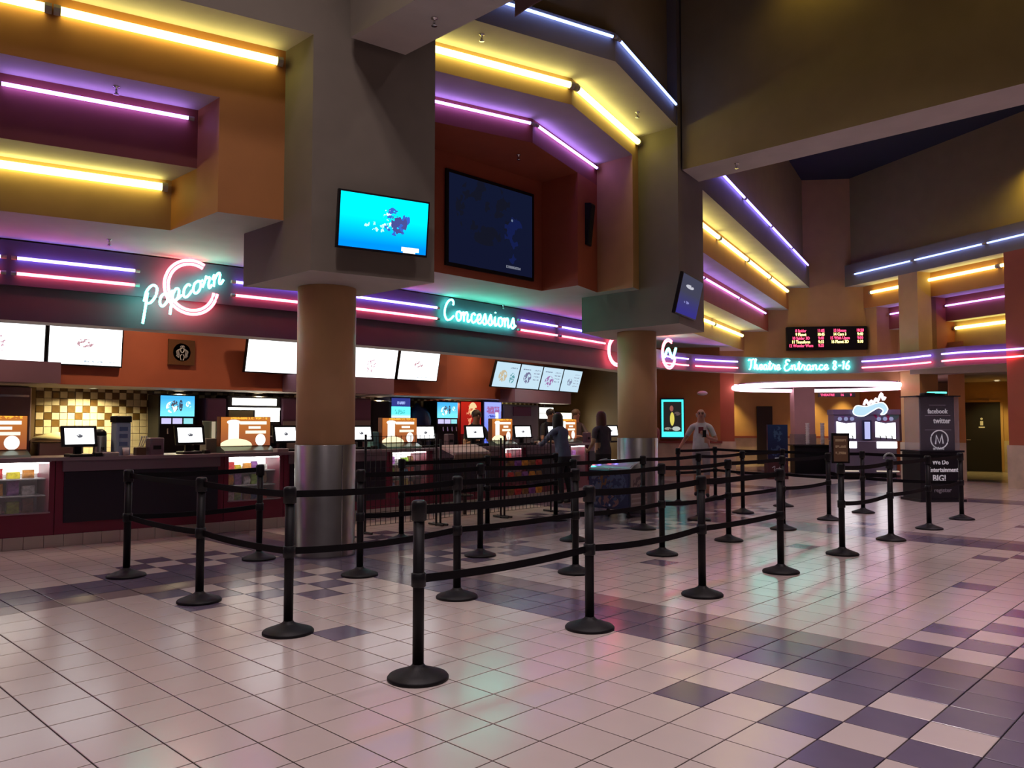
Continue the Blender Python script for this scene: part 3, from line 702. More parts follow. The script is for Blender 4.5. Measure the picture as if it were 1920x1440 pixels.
# ---------------------------------------------------------------- menu boards
menuW = [art('menu_print_%d' % k, (.93, .97, 1.0), L_, 2.4) for k, L_ in enumerate((
    [('ell', -.02, .03, .12, .06, (.25, .14, .16), .52, 26), ('rect', .18, -.22, .2, .012, (.2, .25, .3), .5, 40)],
    [('ell', -.08, -.06, .10, .14, (.30, .18, .22), .55, 24), ('rect', .2, .0, .1, .15, (.6, .6, .65), .60, 40)],
    [('rect', .1, -.2, .2, .012, (.5, .5, .55), .5, 40)]))]
menuB = [art('menu_blue_%d' % k, (.52, .70, .82), L_, 1.15) for k, L_ in enumerate((
    [('ell', -.14, -.03, .16, .13, (.52, .44, .30), .45, 14), ('ell', .24, -.06, .10, .12, (.10, .30, .34), .5, 20), ('lines', .24, .16, .14, .05, (.2, .25, .35), .45, 40)],
    [('ell', -.12, -.02, .16, .13, (.16, .16, .28), .48, 14), ('lines', .26, .05, .13, .16, (.25, .3, .4), .48, 40), ('lines', -.2, .18, .16, .03, (.2, .25, .35), .4, 40)],
    [('ell', -.10, -.06, .2, .13, (.30, .12, .34), .5, 14), ('lines', .24, .05, .14, .16, (.25, .3, .4), .48, 40), ('lines', -.2, .18, .16, .03, (.2, .25, .35), .4, 40)],
    [('ell', -.08, -.03, .12, .09, (.22, .25, .36), .46, 14), ('lines', .24, .02, .14, .16, (.3, .35, .45), .5, 40)]))]
TILT = 12
g1 = [(onX(x, 646, -11.8).y) for x in ()]
mb1 = [('leftmost visible menu television, cut by the photo edge', 2.88), ('menu television left of the round coffee emblem', 3.87)]
for i, (l, y) in enumerate(mb1): tv(wallframe((-11.95, y, 2.545), (0, 1, 0), 4), .975, .575, menuW[i == 0], l, 'menu televisions left', .05)
for i, (l, y) in enumerate((('menu television left of the first round column', 6.68), ('menu television hidden behind the first round column', 7.68), ('menu television just right of the first round column', 8.70), ('menu television at right end of second menu row', 9.72))):
    tv(wallframe((-11.85, y, 2.56), (0, 1, 0), TILT), .985, .575, menuW[(2, 2, 1, 0)[i]], l, 'menu televisions middle', .10)
H3 = Vector((-.2079, .978, 0)); o3 = onX(923, 700, -11.9); o3 = Vector((o3.x, o3.y, 2.51))
for i in range(4):
    tv(wallframe(tuple(o3 + H3 * (.55 + .99 * i)), H3, TILT + 4), .975, .575, menuB[i], ['first', 'second', 'third', 'fourth'][i] + ' bluish menu television of the right menu row', 'menu televisions right', .10)
# ================================================================== CONCESSION BACK AREA
Bk = lambda Y: -12.05 if Y < 10.6 else -12.05 - (Y - 10.6) * .2126
YB = [-2, 10.6, 15.6]
poly = [(Bk(y), y) for y in YB] + [(BACK, 15.6), (BACK, -2)]
facade('wall_bulkhead', [(poly, 2.0, 3.6, RUST, SOFF)])
for i, (ya, yb) in enumerate(((.5, 3.46), (6.95, 8.95))):
    struct('trim_%d' % (12 + i), MB().box((-12.04, ya, 1.99), (-11.62, yb, 2.27)), mat('plum_laminate_box', (.26, .14, .20), .3))
q3 = o3 + H3 * .9
struct('trim_14', MB().box((0, -.0, 1.94), (2.6, .42, 2.22), 0, frame((q3.x, q3.y, 0), H3)), mat('plum_laminate_box', (.26, .14, .20), .3))
# end wall and side walls of the concession
Wb = lambda Y: -13.4 if Y < 10.6 else -13.4 - (Y - 10.6) * .2126
wb = [(Wb(y), y) for y in (-2, 10.6, 16.4)]
back = struct('wall_back', MB().prism(wb + [(BACK - .3, 16.4), (BACK - .3, -2)], 0, 3.4), mat('brown_wall', (.16, .10, .05), .5))
struct('wall_end', MB().prism([(-14.6, 16.4), (-11.25, 16.4), (-11.25, 16.6), (-14.6, 16.6)], 0, 3.6), mat('brown_wall', (.16, .10, .05), .5))
struct('wall_closed', MB().box((-14.6, -2.3, 0), (-10.3, -2.0, 3.6)), PLUM)
# checkered wall tiles
CT = .108
CRT = mat('cream_wall_tile', (.68, .60, .40), .3, var=.08, scale=9); BRT = mat('brown_wall_tile', (.13, .075, .02), .3, var=.2, scale=9)
def wt_mesh(m):
    hh = CT / 2 - .002; me = bpy.data.meshes.new('wall_tile')
    me.from_pydata([(0, -hh, -hh), (0, hh, -hh), (0, hh, hh), (0, -hh, hh), (.008, -hh + .004, -hh + .004), (.008, hh - .004, -hh + .004), (.008, hh - .004, hh - .004), (.008, -hh + .004, hh - .004)],
                   [], [(0, 1, 5, 4), (1, 2, 6, 5), (2, 3, 7, 6), (3, 0, 4, 7), (4, 5, 6, 7)]); me.materials.append(m); return me
WT = [wt_mesh(CRT), wt_mesh(BRT)]
wf = MB(); cnt = 0; ROWS = 11
def wdark(r, c): return (r == 0 and c % 2 == 1) or (r in (1, 3) and c % 2 == 0) or (r == 2 and c % 4 == 3) or (r == 4 and c % 4 == 1) or (r in (5, 7) and c % 2 == 0 and c % 8 < 3) or (r == 6 and c % 8 == 3)
for c in range(0, 118):
    Y = 3.66 + (c + .5) * CT
    if Y > 16.3: break
    x = Wb(Y) + .002
    for r in range(-2, ROWS):
        z = 2.06 - (r + .5) * CT
        dk = wdark(r, c) if r >= 0 else (r == -1 and c % 4 != 1) or r == -2
        if r >= 0 and c < 42 and r < 7 and cnt < 290:
            o = link('wall_tile', WT[1 if dk else 0], back); o.location = (x, Y, z); cnt += 1
        else:
            hh = CT / 2 - .002
            wf.add([(x + .006, Y - hh, z - hh), (Wb(Y + hh) - Wb(Y) + x + .006, Y + hh, z - hh), (Wb(Y + hh) - Wb(Y) + x + .006, Y + hh, z + hh), (x + .006, Y - hh, z + hh)], [(0, 1, 2, 3)], 1 if dk else 0)
wf.build('wall_tile_field', [CRT, BRT], back, kind='stuff')
# warm downlights under the bulkhead
for i, y in enumerate((4.3, 5.6, 7.0, 9.6, 11.6, 13.6, 14.1)):
    d = thing('recessed_downlight', ['warm recessed lamp left of the soda fountain', 'warm recessed lamp above the soda fountain', 'warm recessed lamp behind the first column', 'warm recessed lamp above the cyan lit display', 'warm recessed lamp above the bottle fridge', 'warm recessed lamp above the popcorn popper', 'warm recessed lamp near the second column'][i], 'lamp', (Bk(y) - .88, y, 1.999), 0, 'recessed lamps under bulkhead')
    MB().lathe([(.055, 0), (.075, 0), (.075, -.012), (.055, -.012)], 16, caps=False).build('trim_ring', WHITE, d)
    MB().lathe([(.054, -.004), (.054, -.006)], 16).build('lens', glow('lamp_lens', (1, .86, .55), 8), d)
    l = bpy.data.lights.new('concession_lamp', 'AREA'); l.shape = 'DISK'; l.size = .11; l.energy = 40 if y < 11 else 60; l.color = (1, .80, .42); l.spread = math.radians(150)
    o = bpy.data.objects.new('concession_lamp', l); COL.objects.link(o); o.parent = d; o.location = (0, 0, -.02)
for i, y in enumerate((2.4, 4.6, 6.9, 9.2, 11.5, 13.6)):
    d = thing('menu_downlight', 'warm recessed lamp above the menu televisions, %s from the left' % ordn[i], 'lamp', (-11.15 - (.3 if y > 11 else 0), y, 3.599), 0, 'recessed lamps above menu televisions')
    rg_ = MB().lathe([(.075, 0), (.095, 0), (.095, -.012), (.075, -.012)], 16, caps=False).build('trim_ring', WHITE, d)
    MB().lathe([(.074, -.004), (.074, -.006)], 16).build('lens', glow('lamp_lens', (1, .86, .55), 8), rg_)
    l = bpy.data.lights.new('menu_lamp', 'AREA'); l.shape = 'DISK'; l.size = .15; l.energy = 16; l.color = (1, .70, .42); l.spread = math.radians(140)
    o = bpy.data.objects.new('menu_lamp', l); COL.objects.link(o); o.parent = d; o.location = (0, 0, -.02)
# coffee emblem plaque
emM = wallframe(tuple(onX(341, 661, -12.0)), (0, 1, 0))
em = rig('emblem_plaque', 'square brown plaque with round silver coffee emblem', 'plaque', emM)
MB().box((-.20, 0, -.19), (.20, .03, .19)).build('board', mat('brown_plaque', (.13, .055, .02), .4), em)
SV = mat('silver_print', (.42, .42, .44), .4); DK2 = mat('emblem_dark', (.03, .03, .03), .4)
MB().lathe([(.135, -.008), (.135, .0)], 36, 0, Matrix.Rotation(PI / 2, 4, 'X')).build('disc', DK2, em)
e = lambda *p: smoothpath([(x, -.014, z) for x, z in p], 5)
for pts, r in ((e((-.03, .075), (-.015, .10), (0, .085), (.015, .10), (.03, .075)), .008), (e((-.028, .05), (0, .068), (.028, .05), (.02, .01), (0, -.005), (-.02, .01), (-.028, .05)), .009)):
    MB().tube(pts, r, 6).build('crown_and_face', SV, em)
for s in (-1, 1):
    for k in range(3): MB().tube(e((s * (.034 + .014 * k), .055 - .01 * k), (s * (.055 + .016 * k), .01), (s * (.045 + .016 * k), -.04), (s * (.06 + .014 * k), -.085 + .012 * k)), .0055, 5).build('wavy_hair', SV, em)
    MB().tube(e((s * .01, -.03), (s * .03, -.07), (s * .015, -.12)), .007, 5).build('tail', SV, em)

# ================================================================== COUNTER
bb = struct('baseboard_counter', MB().prism(*arcband(Xc, -1.9, 14.1, -.02, -.12, 0, .145)), GROUT)
bt = bpy.data.meshes.new('base_tile'); hh = .1015
b_ = MB().bevbox((-.012, -hh, .002), (.006, hh, .143), .002); bt.from_pydata(b_.v, [], b_.f); bt.materials.append(mat('base_tile_cream', (.52, .44, .40), .3))
k = 0; y = -1.8
while y < 15.1:
    o = link('base_tile', bt, bb); o.location = (Xc(y) - .005, y, 0); o.rotation_euler = (0, 0, math.atan2((Xc(y - .05) - Xc(y + .05)), .1)); y += .205
wt = thing('worktop', 'long plum laminate worktop running along the concession counter', 'worktop')
MB().prism(*arcband(Xc, -1.95, 14.1, .035, -.72, 1.025, 1.06)).build('slab', LAM, wt)
MB().prism(*arcband(Xc, -1.95, 14.1, .045, .0355, 1.02, 1.060)).build('edge_strip', mat('edge_trim', (.30, .22, .26), .3), wt)
DISP = [(1.9, 3.12), (5.12, 5.98), (7.8, 8.62), (10.38, 11.02), (12.55, 13.2)]
DN_ = ['display case cut by the left photo edge', 'display case left of the first round column', 'display case right of the first round column', 'display case behind the wire racks', 'display case between the two customers at the counter']
units = []; y = -1.95
for a, b in DISP: units += [(0, y, a), (1, a, b)]; y = b
units.append((0, y, 14.1))
UL = ['burgundy counter unit at the far left', 'burgundy counter unit with wide black panel left of first column', 'burgundy counter unit hidden by the first column', 'burgundy counter unit behind the wire racks', 'burgundy counter unit below the woman in blue shirt', 'burgundy counter unit beyond the second column']
ui = 0; di = 0
CASE_W = glow('case_light', (1, .98, .92), 4.2)
CANDY = [mat('candy_' + n, c, .45, var=.35, scale=26) for n, c in (('yellow', (.75, .65, .03)), ('white', (.75, .75, .72)), ('blue', (.10, .30, .65)), ('orange', (.75, .32, .05)), ('green', (.35, .60, .05)), ('red', (.65, .05, .05)), ('purple', (.30, .10, .40)), ('brown', (.28, .13, .05)))]
CN = ['yellow', 'white', 'blue', 'orange', 'green', 'red', 'purple', 'brown']
def pack(kind, w, h, d, m):
    b = MB()
    if kind == 0: b.bevbox((-d / 2, -w / 2, 0), (d / 2, w / 2, h), .004)
    else:                                                   # pillow bag: crimped ends, bulging middle
        n = 6; vs = []; fs = []
        for i in range(n + 1):
            t = i / n; th_ = d * .5 * math.sin(PI * t) + .004; ww = w / 2 * (1 - .08 * math.sin(PI * t))
            vs += [(-th_, -ww * .9, h * t), (-th_, ww * .9, h * t), (0, ww, h * t), (th_, ww * .9, h * t), (th_, -ww * .9, h * t), (0, -ww, h * t)]
        for i in range(n):
            for k_ in range(6): fs.append((i * 6 + k_, i * 6 + (k_ + 1) % 6, i * 6 + 6 + (k_ + 1) % 6, i * 6 + 6 + k_))
        fs += [(5, 4, 3, 2, 1, 0), tuple(n * 6 + k_ for k_ in range(6))]; b.add(vs, fs)
    return b
for disp, a, b in units:
    if not disp:
        t = thing('counter_unit', UL[ui], 'counter', (0, 0, 0), 0, 'counter units'); ui += 1
        MB().prism(*arcband(Xc, a + .004, b - .004, -.01, -.70, .145, 1.024, 16)).build('body', BURG, t)
        MB().prism(*arcband(Xc, a + .09, b - .09, .012, -.009, .28, .885, 16)).build('black_panel', NAVY, t)
        MB().prism(*arcband(Xc, a + .07, b - .07, .028, -.009, .89, 1.02, 16)).build('plum_lip', LAM, t)
    else:
        t = thing('display_case', 'lit candy ' + DN_[di], 'display case', (0, 0, 0), 0, 'lit candy display cases')
        fr = MB().prism(*arcband(Xc, a + .004, b - .004, -.01, -.70, .145, .40, 8))
        fr.build('plinth', BURG, t)
        for ya in (a + .004, b - .064): MB().prism(*arcband(Xc, ya, ya + .06, -.01, -.70, .40, 1.024, 2)).build('side_panel', BURG, t)
        MB().prism(*arcband(Xc, a + .064, b - .064, -.46, -.48, .41, 1.02, 8)).build('back_panel', mat('case_back', (.45, .42, .42), .5), t)
        for z in (.60, .80): MB().prism(*arcband(Xc, a + .066, b - .066, -.12, -.455, z, z + .012, 8)).build('shelf', mat('case_shelf', (.35, .33, .35), .3), t)
        MB().prism(*arcband(Xc, a + .07, b - .07, -.40, -.455, .86, .995, 8)).build('light_panel', CASE_W, t)
        MB().prism(*arcband(Xc, a + .07, b - .07, -.02, -.05, .99, 1.004, 8)).build('added_light_strip', glow('added_case_glow', (1, .96, .88), 16), t)  # glowing strip added at the front top to brighten the goods
        MB().prism(*arcband(Xc, a + .064, b - .064, .004, -.004, .42, 1.005, 8)).build('glass_front', glass('case_glass'), t)
        for z in (.405, 1.006): MB().prism(*arcband(Xc, a + .05, b - .05, .010, -.008, z, z + .016, 8)).build('frame_rail', mat('edge_trim', (.30, .22, .26), .3), t)
        nper = (6, 5, 4, 3, 3)[di]
        where = ['leftmost case', 'case left of first column', 'case right of first column', 'case behind wire racks', 'case between customers'][di]
        for si, z in enumerate((.401, .613, .813)):
            for i in range(nper):
                yy = a + .13 + (b - a - .26) * (i + .5) / nper; ci = (i * 3 + si * 2 + di) % 8
                h_ = (.11 + .03 * ((i + si) % 3)) * (1 if si < 2 else .7); w_ = (b - a - .26) / nper * .84
                kd = (i + si) % 2
                o = pack(kd, w_, h_, .07, 0).build('candy_bag' if kd else 'candy_box', CANDY[ci], None)
                tag(o, '%s candy %s, %s on %s shelf of lit %s' % (CN[ci], 'bag' if kd else 'box', ordn[i], ('bottom', 'middle', 'top')[si], where), 'candy', 'candy in the lit display cases')
                o.location = (Xc(yy) - .24 - .03 * (i % 2), yy, z)
        di += 1
# ================================================================== THINGS ON THE COUNTER
def yy(px, X): return onX(px, 800, X).y
def zz(px, py, X): return onX(px, py, X).z
WORK = 1.0605
pos_screen = art('till_screen', (.93, .96, .98), [('ell', 0, 0, .035, .022, (.05, .05, .06), .42, 60)], 2.2)
def till(px, label, X=-10.62, rz=0):
    y = yy(px, X)
    t = thing('till', label, 'till', (X, y, WORK), rz, 'tills on the counter')
    MB().bevbox((-.11, -.13, 0), (.13, .13, .035), .01).build('foot', BPLAS, t)
    MB().box((-.06, -.04, .035), (-.01, .04, .20)).build('stand', BPLAS, t)
    M = Matrix.Translation((.03, 0, .25)) @ Matrix.Rotation(math.radians(-14), 4, 'Y')
    mo = MB().box((-.035, -.20, -.13), (.0, .20, .13), 0, M).build('monitor', BPLAS, t)
    s = MB().box((-.165, 0, -.10), (.165, .006, .10)).build('screen', pos_screen, mo)
    s.matrix_local = M @ Matrix(((0, -1, 0, .006), (1, 0, 0, 0), (0, 0, 1, 0), (0, 0, 0, 1)))
    MB().bevbox((.05, .15, 0), (.16, .23, .05), .008).build('card_reader', BPLAS, t)
    return t
for px, l, rz_ in ((148, 'black till with lit screen left of the steel coffee urn', 0), (355, 'black till with lit screen in front of the soda fountain', 0), (534, 'black till with lit screen just left of the first round column', 0),
                   (676, 'black till with lit screen touching the right edge of first column', -.2), (796, 'black till with lit screen right of the third popcorn sign', -.2), (889, 'black till with lit screen before the red advert', -.25),
                   (979, 'black till with lit screen right of the fourth popcorn sign', -.3), (1040, 'black till with lit screen before the worker with dark hair', -.3), (1144, 'black till with lit screen beside the second round column', -.3)):
    till(px, l, rz=rz_)
popart = art('popcorn_advert', ((.26, .07, .03), (.50, .16, .03), -.2, .2), [('rect', -.2, -.02, .085, .17, (1, .93, .80), None, 1), ('ell', -.2, .13, .11, .035, (1, .95, .82), None, 1), ('ell', -.16, -.2, .26, .10, (1, .90, .55), None, 1), ('rect', .12, .12, .22, .022, (1, .95, .8), None, 1), ('rect', .14, .055, .10, .018, (1, .95, .8), None, 1), ('rect', .16, -.01, .17, .02, (1, .92, .7), None, 1), ('ell', .24, -.12, .085, .085, (1, .96, .88), None, 1), ('rect', .05, .19, .3, .02, (.95, .45, .05), .45, 25)], 1.25)
for i, (a, b) in enumerate(DISP):
    yc = (a + b) / 2; wd = min(.80, b - a - .1)
    t = thing('popcorn_sign', ['backlit popcorn advert at the left photo edge', 'backlit popcorn advert left of the first round column', 'backlit popcorn advert right of the first round column', 'backlit popcorn advert behind the wire racks', 'backlit popcorn advert between the two customers'][i], 'sign', (Xc(yc) - .28, yc, WORK), 0, 'backlit popcorn adverts')
    MB().add([(.16, -wd/2, 0), (.16, wd/2, 0), (-.1, wd/2, 0), (-.1, -wd/2, 0), (.14, -wd/2, .03), (.14, wd/2, .03), (0, wd/2, .085), (0, -wd/2, .085), (-.1, wd/2, .085), (-.1, -wd/2, .085)],
             [(0, 3, 2, 1), (0, 1, 5, 4), (4, 5, 6, 7), (7, 6, 8, 9), (9, 8, 2, 3), (1, 2, 8, 6, 5), (0, 4, 7, 9, 3)]).build('tray', mat('green_grey_metal', (.16, .21, .19), .3, .6), t)
    MB().box((-.10, -wd/2, .086), (.0, wd/2, .50)).build('light_box', mat('brown_box', (.20, .07, .03), .5), t)
    s = MB().box((-.40, 0, -.2), (.40, .006, .2)).build('advert', popart, t)
    s.matrix_local = Matrix(((0, -1, 0, .007), (wd * 1.22, 0, 0, 0), (0, 0, 1.0, .293), (0, 0, 0, 1))) @ Matrix.Scale(1, 4)
def urn(px, X, label, s=1.):
    t = thing('coffee_urn', label, 'urn', (X, yy(px, X), WORK))
    MB().lathe([(.085*s, 0), (.085*s, .03), (.078*s, .04), (.078*s, .24), (.07*s, .25)], 20).build('steel_body', STEEL, t, True)
    MB().lathe([(.072*s, .25), (.078*s, .26), (.07*s, .30), (.03*s, .335)], 20).build('dome_lid', BPLAS, t, True)
    MB().tube([(.07*s, 0, .10), (.13*s, 0, .10), (.13*s, 0, .07)], .012, 6).build('tap', BPLAS, t)
urn(188, -10.80, 'steel coffee urn with black dome lid right of first till')
X_ = -10.72
t = thing('cup_dispenser', 'tall pale blue cup dispenser box with dark lid', 'dispenser', (X_, yy(227, X_), WORK))
MB().bevbox((-.09, -.09, 0), (.09, .09, .42), .01).build('body', mat('pale_blue_plastic', (.34, .44, .62), .4), t)
MB().bevbox((-.10, -.10, .42), (.10, .10, .50), .01).build('lid', BPLAS, t)
for k_, z in enumerate((.12, .22, .31)): MB().box((.091, -.05, z), (.094, .05, z + .05)).build('label_strip', mat('blue_print', (.10, .16, .34), .5), t)
t = thing('paper_cup', 'white paper cup before the pale blue dispenser', 'cup', (X_ + .16, yy(228, X_), WORK)); MB().lathe([(.03, 0), (.042, .10), (.039, .10), (.028, .006)], 16).build('cup_wall', PAPER, t, True)
t = thing('utensil_caddy', 'brown caddy holding white plastic utensils', 'caddy', (-10.6, yy(268, -10.52), WORK)); MB().bevbox((-.06, -.06, 0), (.06, .06, .10), .006).build('caddy_box', mat('brown_caddy', (.10, .06, .03), .5), t)
for k_ in range(3): MB().tube([(.0, -.02 + .02*k_, .08), (.03, .0 + .03*k_, .20), (.035, .012 + .03*k_, .24)], [.006, .006, .014], 6).build('utensil', WHITE, t)
t = thing('napkin_box', 'plum napkin box right of the utensil caddy', 'box', (-10.6, yy(291, -10.6), WORK)); MB().bevbox((-.08, -.09, 0), (.08, .09, .22), .01).build('box_body', LAM, t); MB().box((.081, -.05, .07), (.083, .05, .12)).build('slot', BPLAS, t)
t = thing('blender_jar', 'clear blender jar with white stripe right of soda fountain', 'blender', (-10.86, yy(394, -10.86), WORK)); MB().bevbox((-.10, -.10, 0), (.10, .10, .20), .01).build('motor_base', mat('grey_base', (.25, .22, .20), .4), t)
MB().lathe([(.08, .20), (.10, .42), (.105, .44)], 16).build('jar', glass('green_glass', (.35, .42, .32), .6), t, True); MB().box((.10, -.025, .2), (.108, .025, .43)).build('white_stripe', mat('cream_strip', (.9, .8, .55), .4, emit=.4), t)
t = thing('payment_pad', 'grey payment pad lying before first till', 'pad', (Xc(3.6) - .02, yy(214, -10.4), WORK)); MB().bevbox((-.07, -.09, 0), (.07, .09, .05), .01).build('pad_body', mat('grey_pad', (.32, .28, .30), .4), t); MB().box((-.03, -.05, .05), (.05, .05, .053)).build('keypad', BPLAS, t)
t = thing('payment_pad', 'grey payment pad before the till left of first column', 'pad', (Xc(6.2) - .1, yy(532, -10.3), WORK)); MB().bevbox((-.07, -.09, 0), (.07, .09, .05), .01).build('pad_body', mat('grey_pad', (.32, .28, .30), .4), t); MB().box((-.03, -.05, .05), (.05, .05, .053)).build('keypad', BPLAS, t)
for px, l in ((509, 'plum napkin box right of the second popcorn sign'), (842, 'plum napkin box left of the till at red advert'), (1100, 'plum napkin box right of the fifth popcorn sign')):
    t = thing('napkin_box', l, 'box', (-10.80, yy(px, -10.80), WORK)); MB().bevbox((-.06, -.075, 0), (.06, .075, .22), .01).build('box_body', LAM, t); MB().box((.061, -.04, .07), (.063, .04, .12)).build('slot', BPLAS, t)
for px, l in ((700, 'tan carton on worktop right of first column'), (1052, 'small teal bottle carton beside the fifth popcorn sign')):
    t = thing('carton', l, 'carton', (-10.66, yy(px, -10.66), WORK)); MB().bevbox((-.08, -.06, 0), (.08, .06, .27), .006).build('carton_body', mat('tan_card' if px == 706 else 'teal_card', (.50, .40, .22) if px == 706 else (.2, .5, .5), .6), t); MB().box((-.02, -.059, .271), (.02, .059, .274)).build('tape', PAPER, t)

# ================================================================== BACK COUNTER AND MACHINES
Xb = lambda Y: Wb(Y) + .012
bc = thing('back_counter', 'dark back counter with steel top along the checkered wall', 'counter')
ysb = [-1.9, 10.6, 15.9]
MB().prism([(Xb(y) + .60, y) for y in ysb] + [(Xb(y), y) for y in reversed(ysb)], 0, .90).build('cabinet_run', mat('dark_cabinet', (.05, .04, .045), .5), bc)
MB().prism([(Xb(y) + .64, y) for y in ysb] + [(Xb(y), y) for y in reversed(ysb)], .90, .94).build('steel_top', STEEL, bc)
XB = -12.86; BT = .9405
def machine(name, label, cat, x0, x1, ytop, m, X=XB, d=.44, h=None, group=None):
    y0, y1 = yy(x0, X), yy(x1, X); zt = h if h else zz((x0 + x1) / 2, ytop, X)
    t = thing(name, label, cat, (X, (y0 + y1) / 2, BT), 0, group)
    MB().bevbox((-d, -(y1 - y0) / 2, 0), (0, (y1 - y0) / 2, zt - BT), .015).build('body', m, t)
    return t, y1 - y0, zt - BT
def face(t, nm, w, z0, z1, m, yoff=0, out=.012):
    """front panel; own local x-z picture plane"""
    s = MB().box((-w/2, -out / 2, -(z1 - z0) / 2), (w/2, out / 2, (z1 - z0) / 2)).build(nm, m, t)
    s.matrix_local = Matrix(((0, -1, 0, out / 2 + .001), (1, 0, 0, yoff), (0, 0, 1, (z0 + z1) / 2), (0, 0, 0, 1))); return s
drink = art('drink_screen', ((.15, .62, .78), (.05, .35, .75), -.1, .12), [('ell', -.05, 0, .06, .09, (.05, .05, .07), .47, 30), ('ell', .05, .01, .03, .09, (.04, .05, .08), .4, 30), ('ell', -.1, -.02, .09, .09, (.8, .95, 1), .5, 14), ('ell', .18, .03, .05, .05, (.7, .95, .95), .5, 24)], 1.5)
def fountain(x0, x1, ytop, label):
    t, w_, h_ = machine('soda_fountain', label, 'soda fountain', x0, x1, ytop, BPLAS)
    face(t, 'screen', w_ * .92, h_ - .36, h_ - .03, drink)
    for k_ in range(3): face(t, 'flavour_button', w_ * .25, h_ - .48, h_ - .39, glow('button_lilac' if k_ < 2 else 'button_teal', (.62, .58, .95) if k_ < 2 else (.3, .75, .8), 1.1), (-.3 + .3 * k_) * w_)
    for k_ in range(4): MB().tube([(.0, (-.3 + .2 * k_) * w_, h_ - .56), (.07, (-.3 + .2 * k_) * w_, h_ - .56), (.08, (-.3 + .2 * k_) * w_, h_ - .64)], .014, 6).build('nozzle', CHROME, t)
    MB().box((.0, -w_ * .45, .02), (.12, w_ * .45, .05)).build('drip_tray', STEEL, t)
fountain(297, 366, 739, 'black soda fountain with blue screen left of the popcorn popper')
fountain(818, 859, 752, 'black soda fountain with blue screen beside the red advert')
t, w_, h_ = machine('popcorn_popper', 'popcorn popper with bright white lit cabinet', 'popcorn machine', 425, 526, 743, mat('dark_metal', (.04, .035, .04), .35, .5))
PW = glow('popper_light', (1, .97, .82), 4.5)
face(t, 'header_light', w_ * .82, h_ - .16, h_ - .04, PW); face(t, 'shelf_light', w_ * .96, h_ - .24, h_ - .20, PW); face(t, 'cabinet_light', w_ * .46, h_ - .44, h_ - .24, PW, w_ * .24)
face(t, 'kettle_window', w_ * .44, h_ - .48, h_ - .25, glass('popper_glass', (.4, .35, .2), .8), -w_ * .25)
for k_, (x0, x1, l) in enumerate(((386, 424, 'plum storage locker left of the popcorn popper'), (528, 575, 'plum storage locker right of the popcorn popper'), (650, 696, 'plum storage locker right of the first column'))):
    t, w_, h_ = machine('storage_locker', l, 'locker', x0, x1, 747, mat('plum_locker', (.16, .07, .13), .4), group='plum lockers')
    face(t, 'locker_door', w_ * .9, h_ * .62, h_ - .03, mat('plum_locker_door', (.19, .08, .16), .35)); face(t, 'lower_door', w_ * .9, .03, h_ * .58, mat('grey_locker_door', (.34, .28, .27), .4))
t, w_, h_ = machine('slush_machine', 'cyan lit frozen drink machine with dark blue header', 'drink machine', 732, 770, 744, mat('navy_case', (.02, .03, .10), .4))
face(t, 'header', w_ * .9, h_ - .20, h_ - .03, art('slush_header', (.04, .05, .28), [('rect', 0, -.01, .1, .03, (.35, .45, .9), .42, 28)], 1.0)); face(t, 'lit_front', w_ * .92, h_ - .62, h_ - .20, art('slush_front', ((.85, .97, 1), (.10, .75, .80), -.05, .06), [('rect', -.03, .10, .13, .05, (.05, .35, .36), .5, 30)], 1.8))
t, w_, h_ = machine('promo_panel', 'black backdrop panel with silver zigzag marks', 'panel', 698, 730, 751, BPLAS, d=.1)
for k_, z in enumerate((.62, .78, .92)): MB().tube([(.012, -.08, h_ - z), (.012, .0, h_ - z + .08), (.012, -.03, h_ - z + .02), (.012, .06, h_ - z + .10)], .010, 5).build('zigzag_mark', CHROME, t)
t = thing('dome_display', 'dark blue dome shaped bucket display', 'display', (XB - .2, yy(793, XB), BT))
MB().lathe([(.30, 0), (.30, .62), (.27, .74), (.19, .84), (.08, .88), (.04, .93), (.03, .95)], 28).build('dome', mat('navy_plastic', (.015, .035, .14), .3), t, True); MB().lathe([(.31, .0), (.32, .03), (.31, .06)], 28).build('rim', BPLAS, t, True)
t, w_, h_ = machine('advert_panel', 'tall red advert panel with glowing orange glass', 'advert', 863, 902, 752, mat('red_case', (.30, .01, .01), .4), d=.14)
face(t, 'advert_print', w_ * .94, .3, h_ - .02, art('red_advert', ((.30, .01, .01), (.55, .02, .01), -.3, .3), [('ell', .05, .20, .12, .14, (1, .70, .35), .42, 8), ('ell', -.06, .05, .08, .22, (.9, .30, .15), .52, 12)], 1.0))
t, w_, h_ = machine('bottle_fridge', 'blue lit fridge full of bottled drinks', 'fridge', 905, 942, 751, mat('navy_case', (.02, .03, .10), .4))
face(t, 'glass_door', w_ * .84, .05, h_ - .04, art('fridge_glow', ((.10, .15, .75), (.30, .35, .85), -.4, .4), [('rect', .0, .30, .2, .08, (.30, .12, .32), .45, 14), ('rect', .12, .05, .05, .2, (.8, .92, 1), None, 1), ('lines', -.04, -.05, .12, .32, (.03, .05, .35), .5, 22)], 1.3))
face(t, 'door_handle', .02, .4, .8, CHROME, w_ * .40, .03)
t, w_, h_ = machine('wall_cabinet', 'blue grey cabinet with plum panel right of bottle fridge', 'cabinet', 944, 1010, 759, mat('blue_grey_laminate', (.30, .36, .44), .4))
face(t, 'plum_panel', w_ * .5, h_ - .26, h_ - .05, mat('plum_locker_door', (.19, .08, .16), .35), .02)
t, w_, h_ = machine('popcorn_warmer', 'white lit popcorn warmer behind the worker with dark hair', 'popcorn machine', 1010, 1038, 762, mat('dark_metal', (.04, .035, .04), .35, .5), X=-13.2, d=.35)
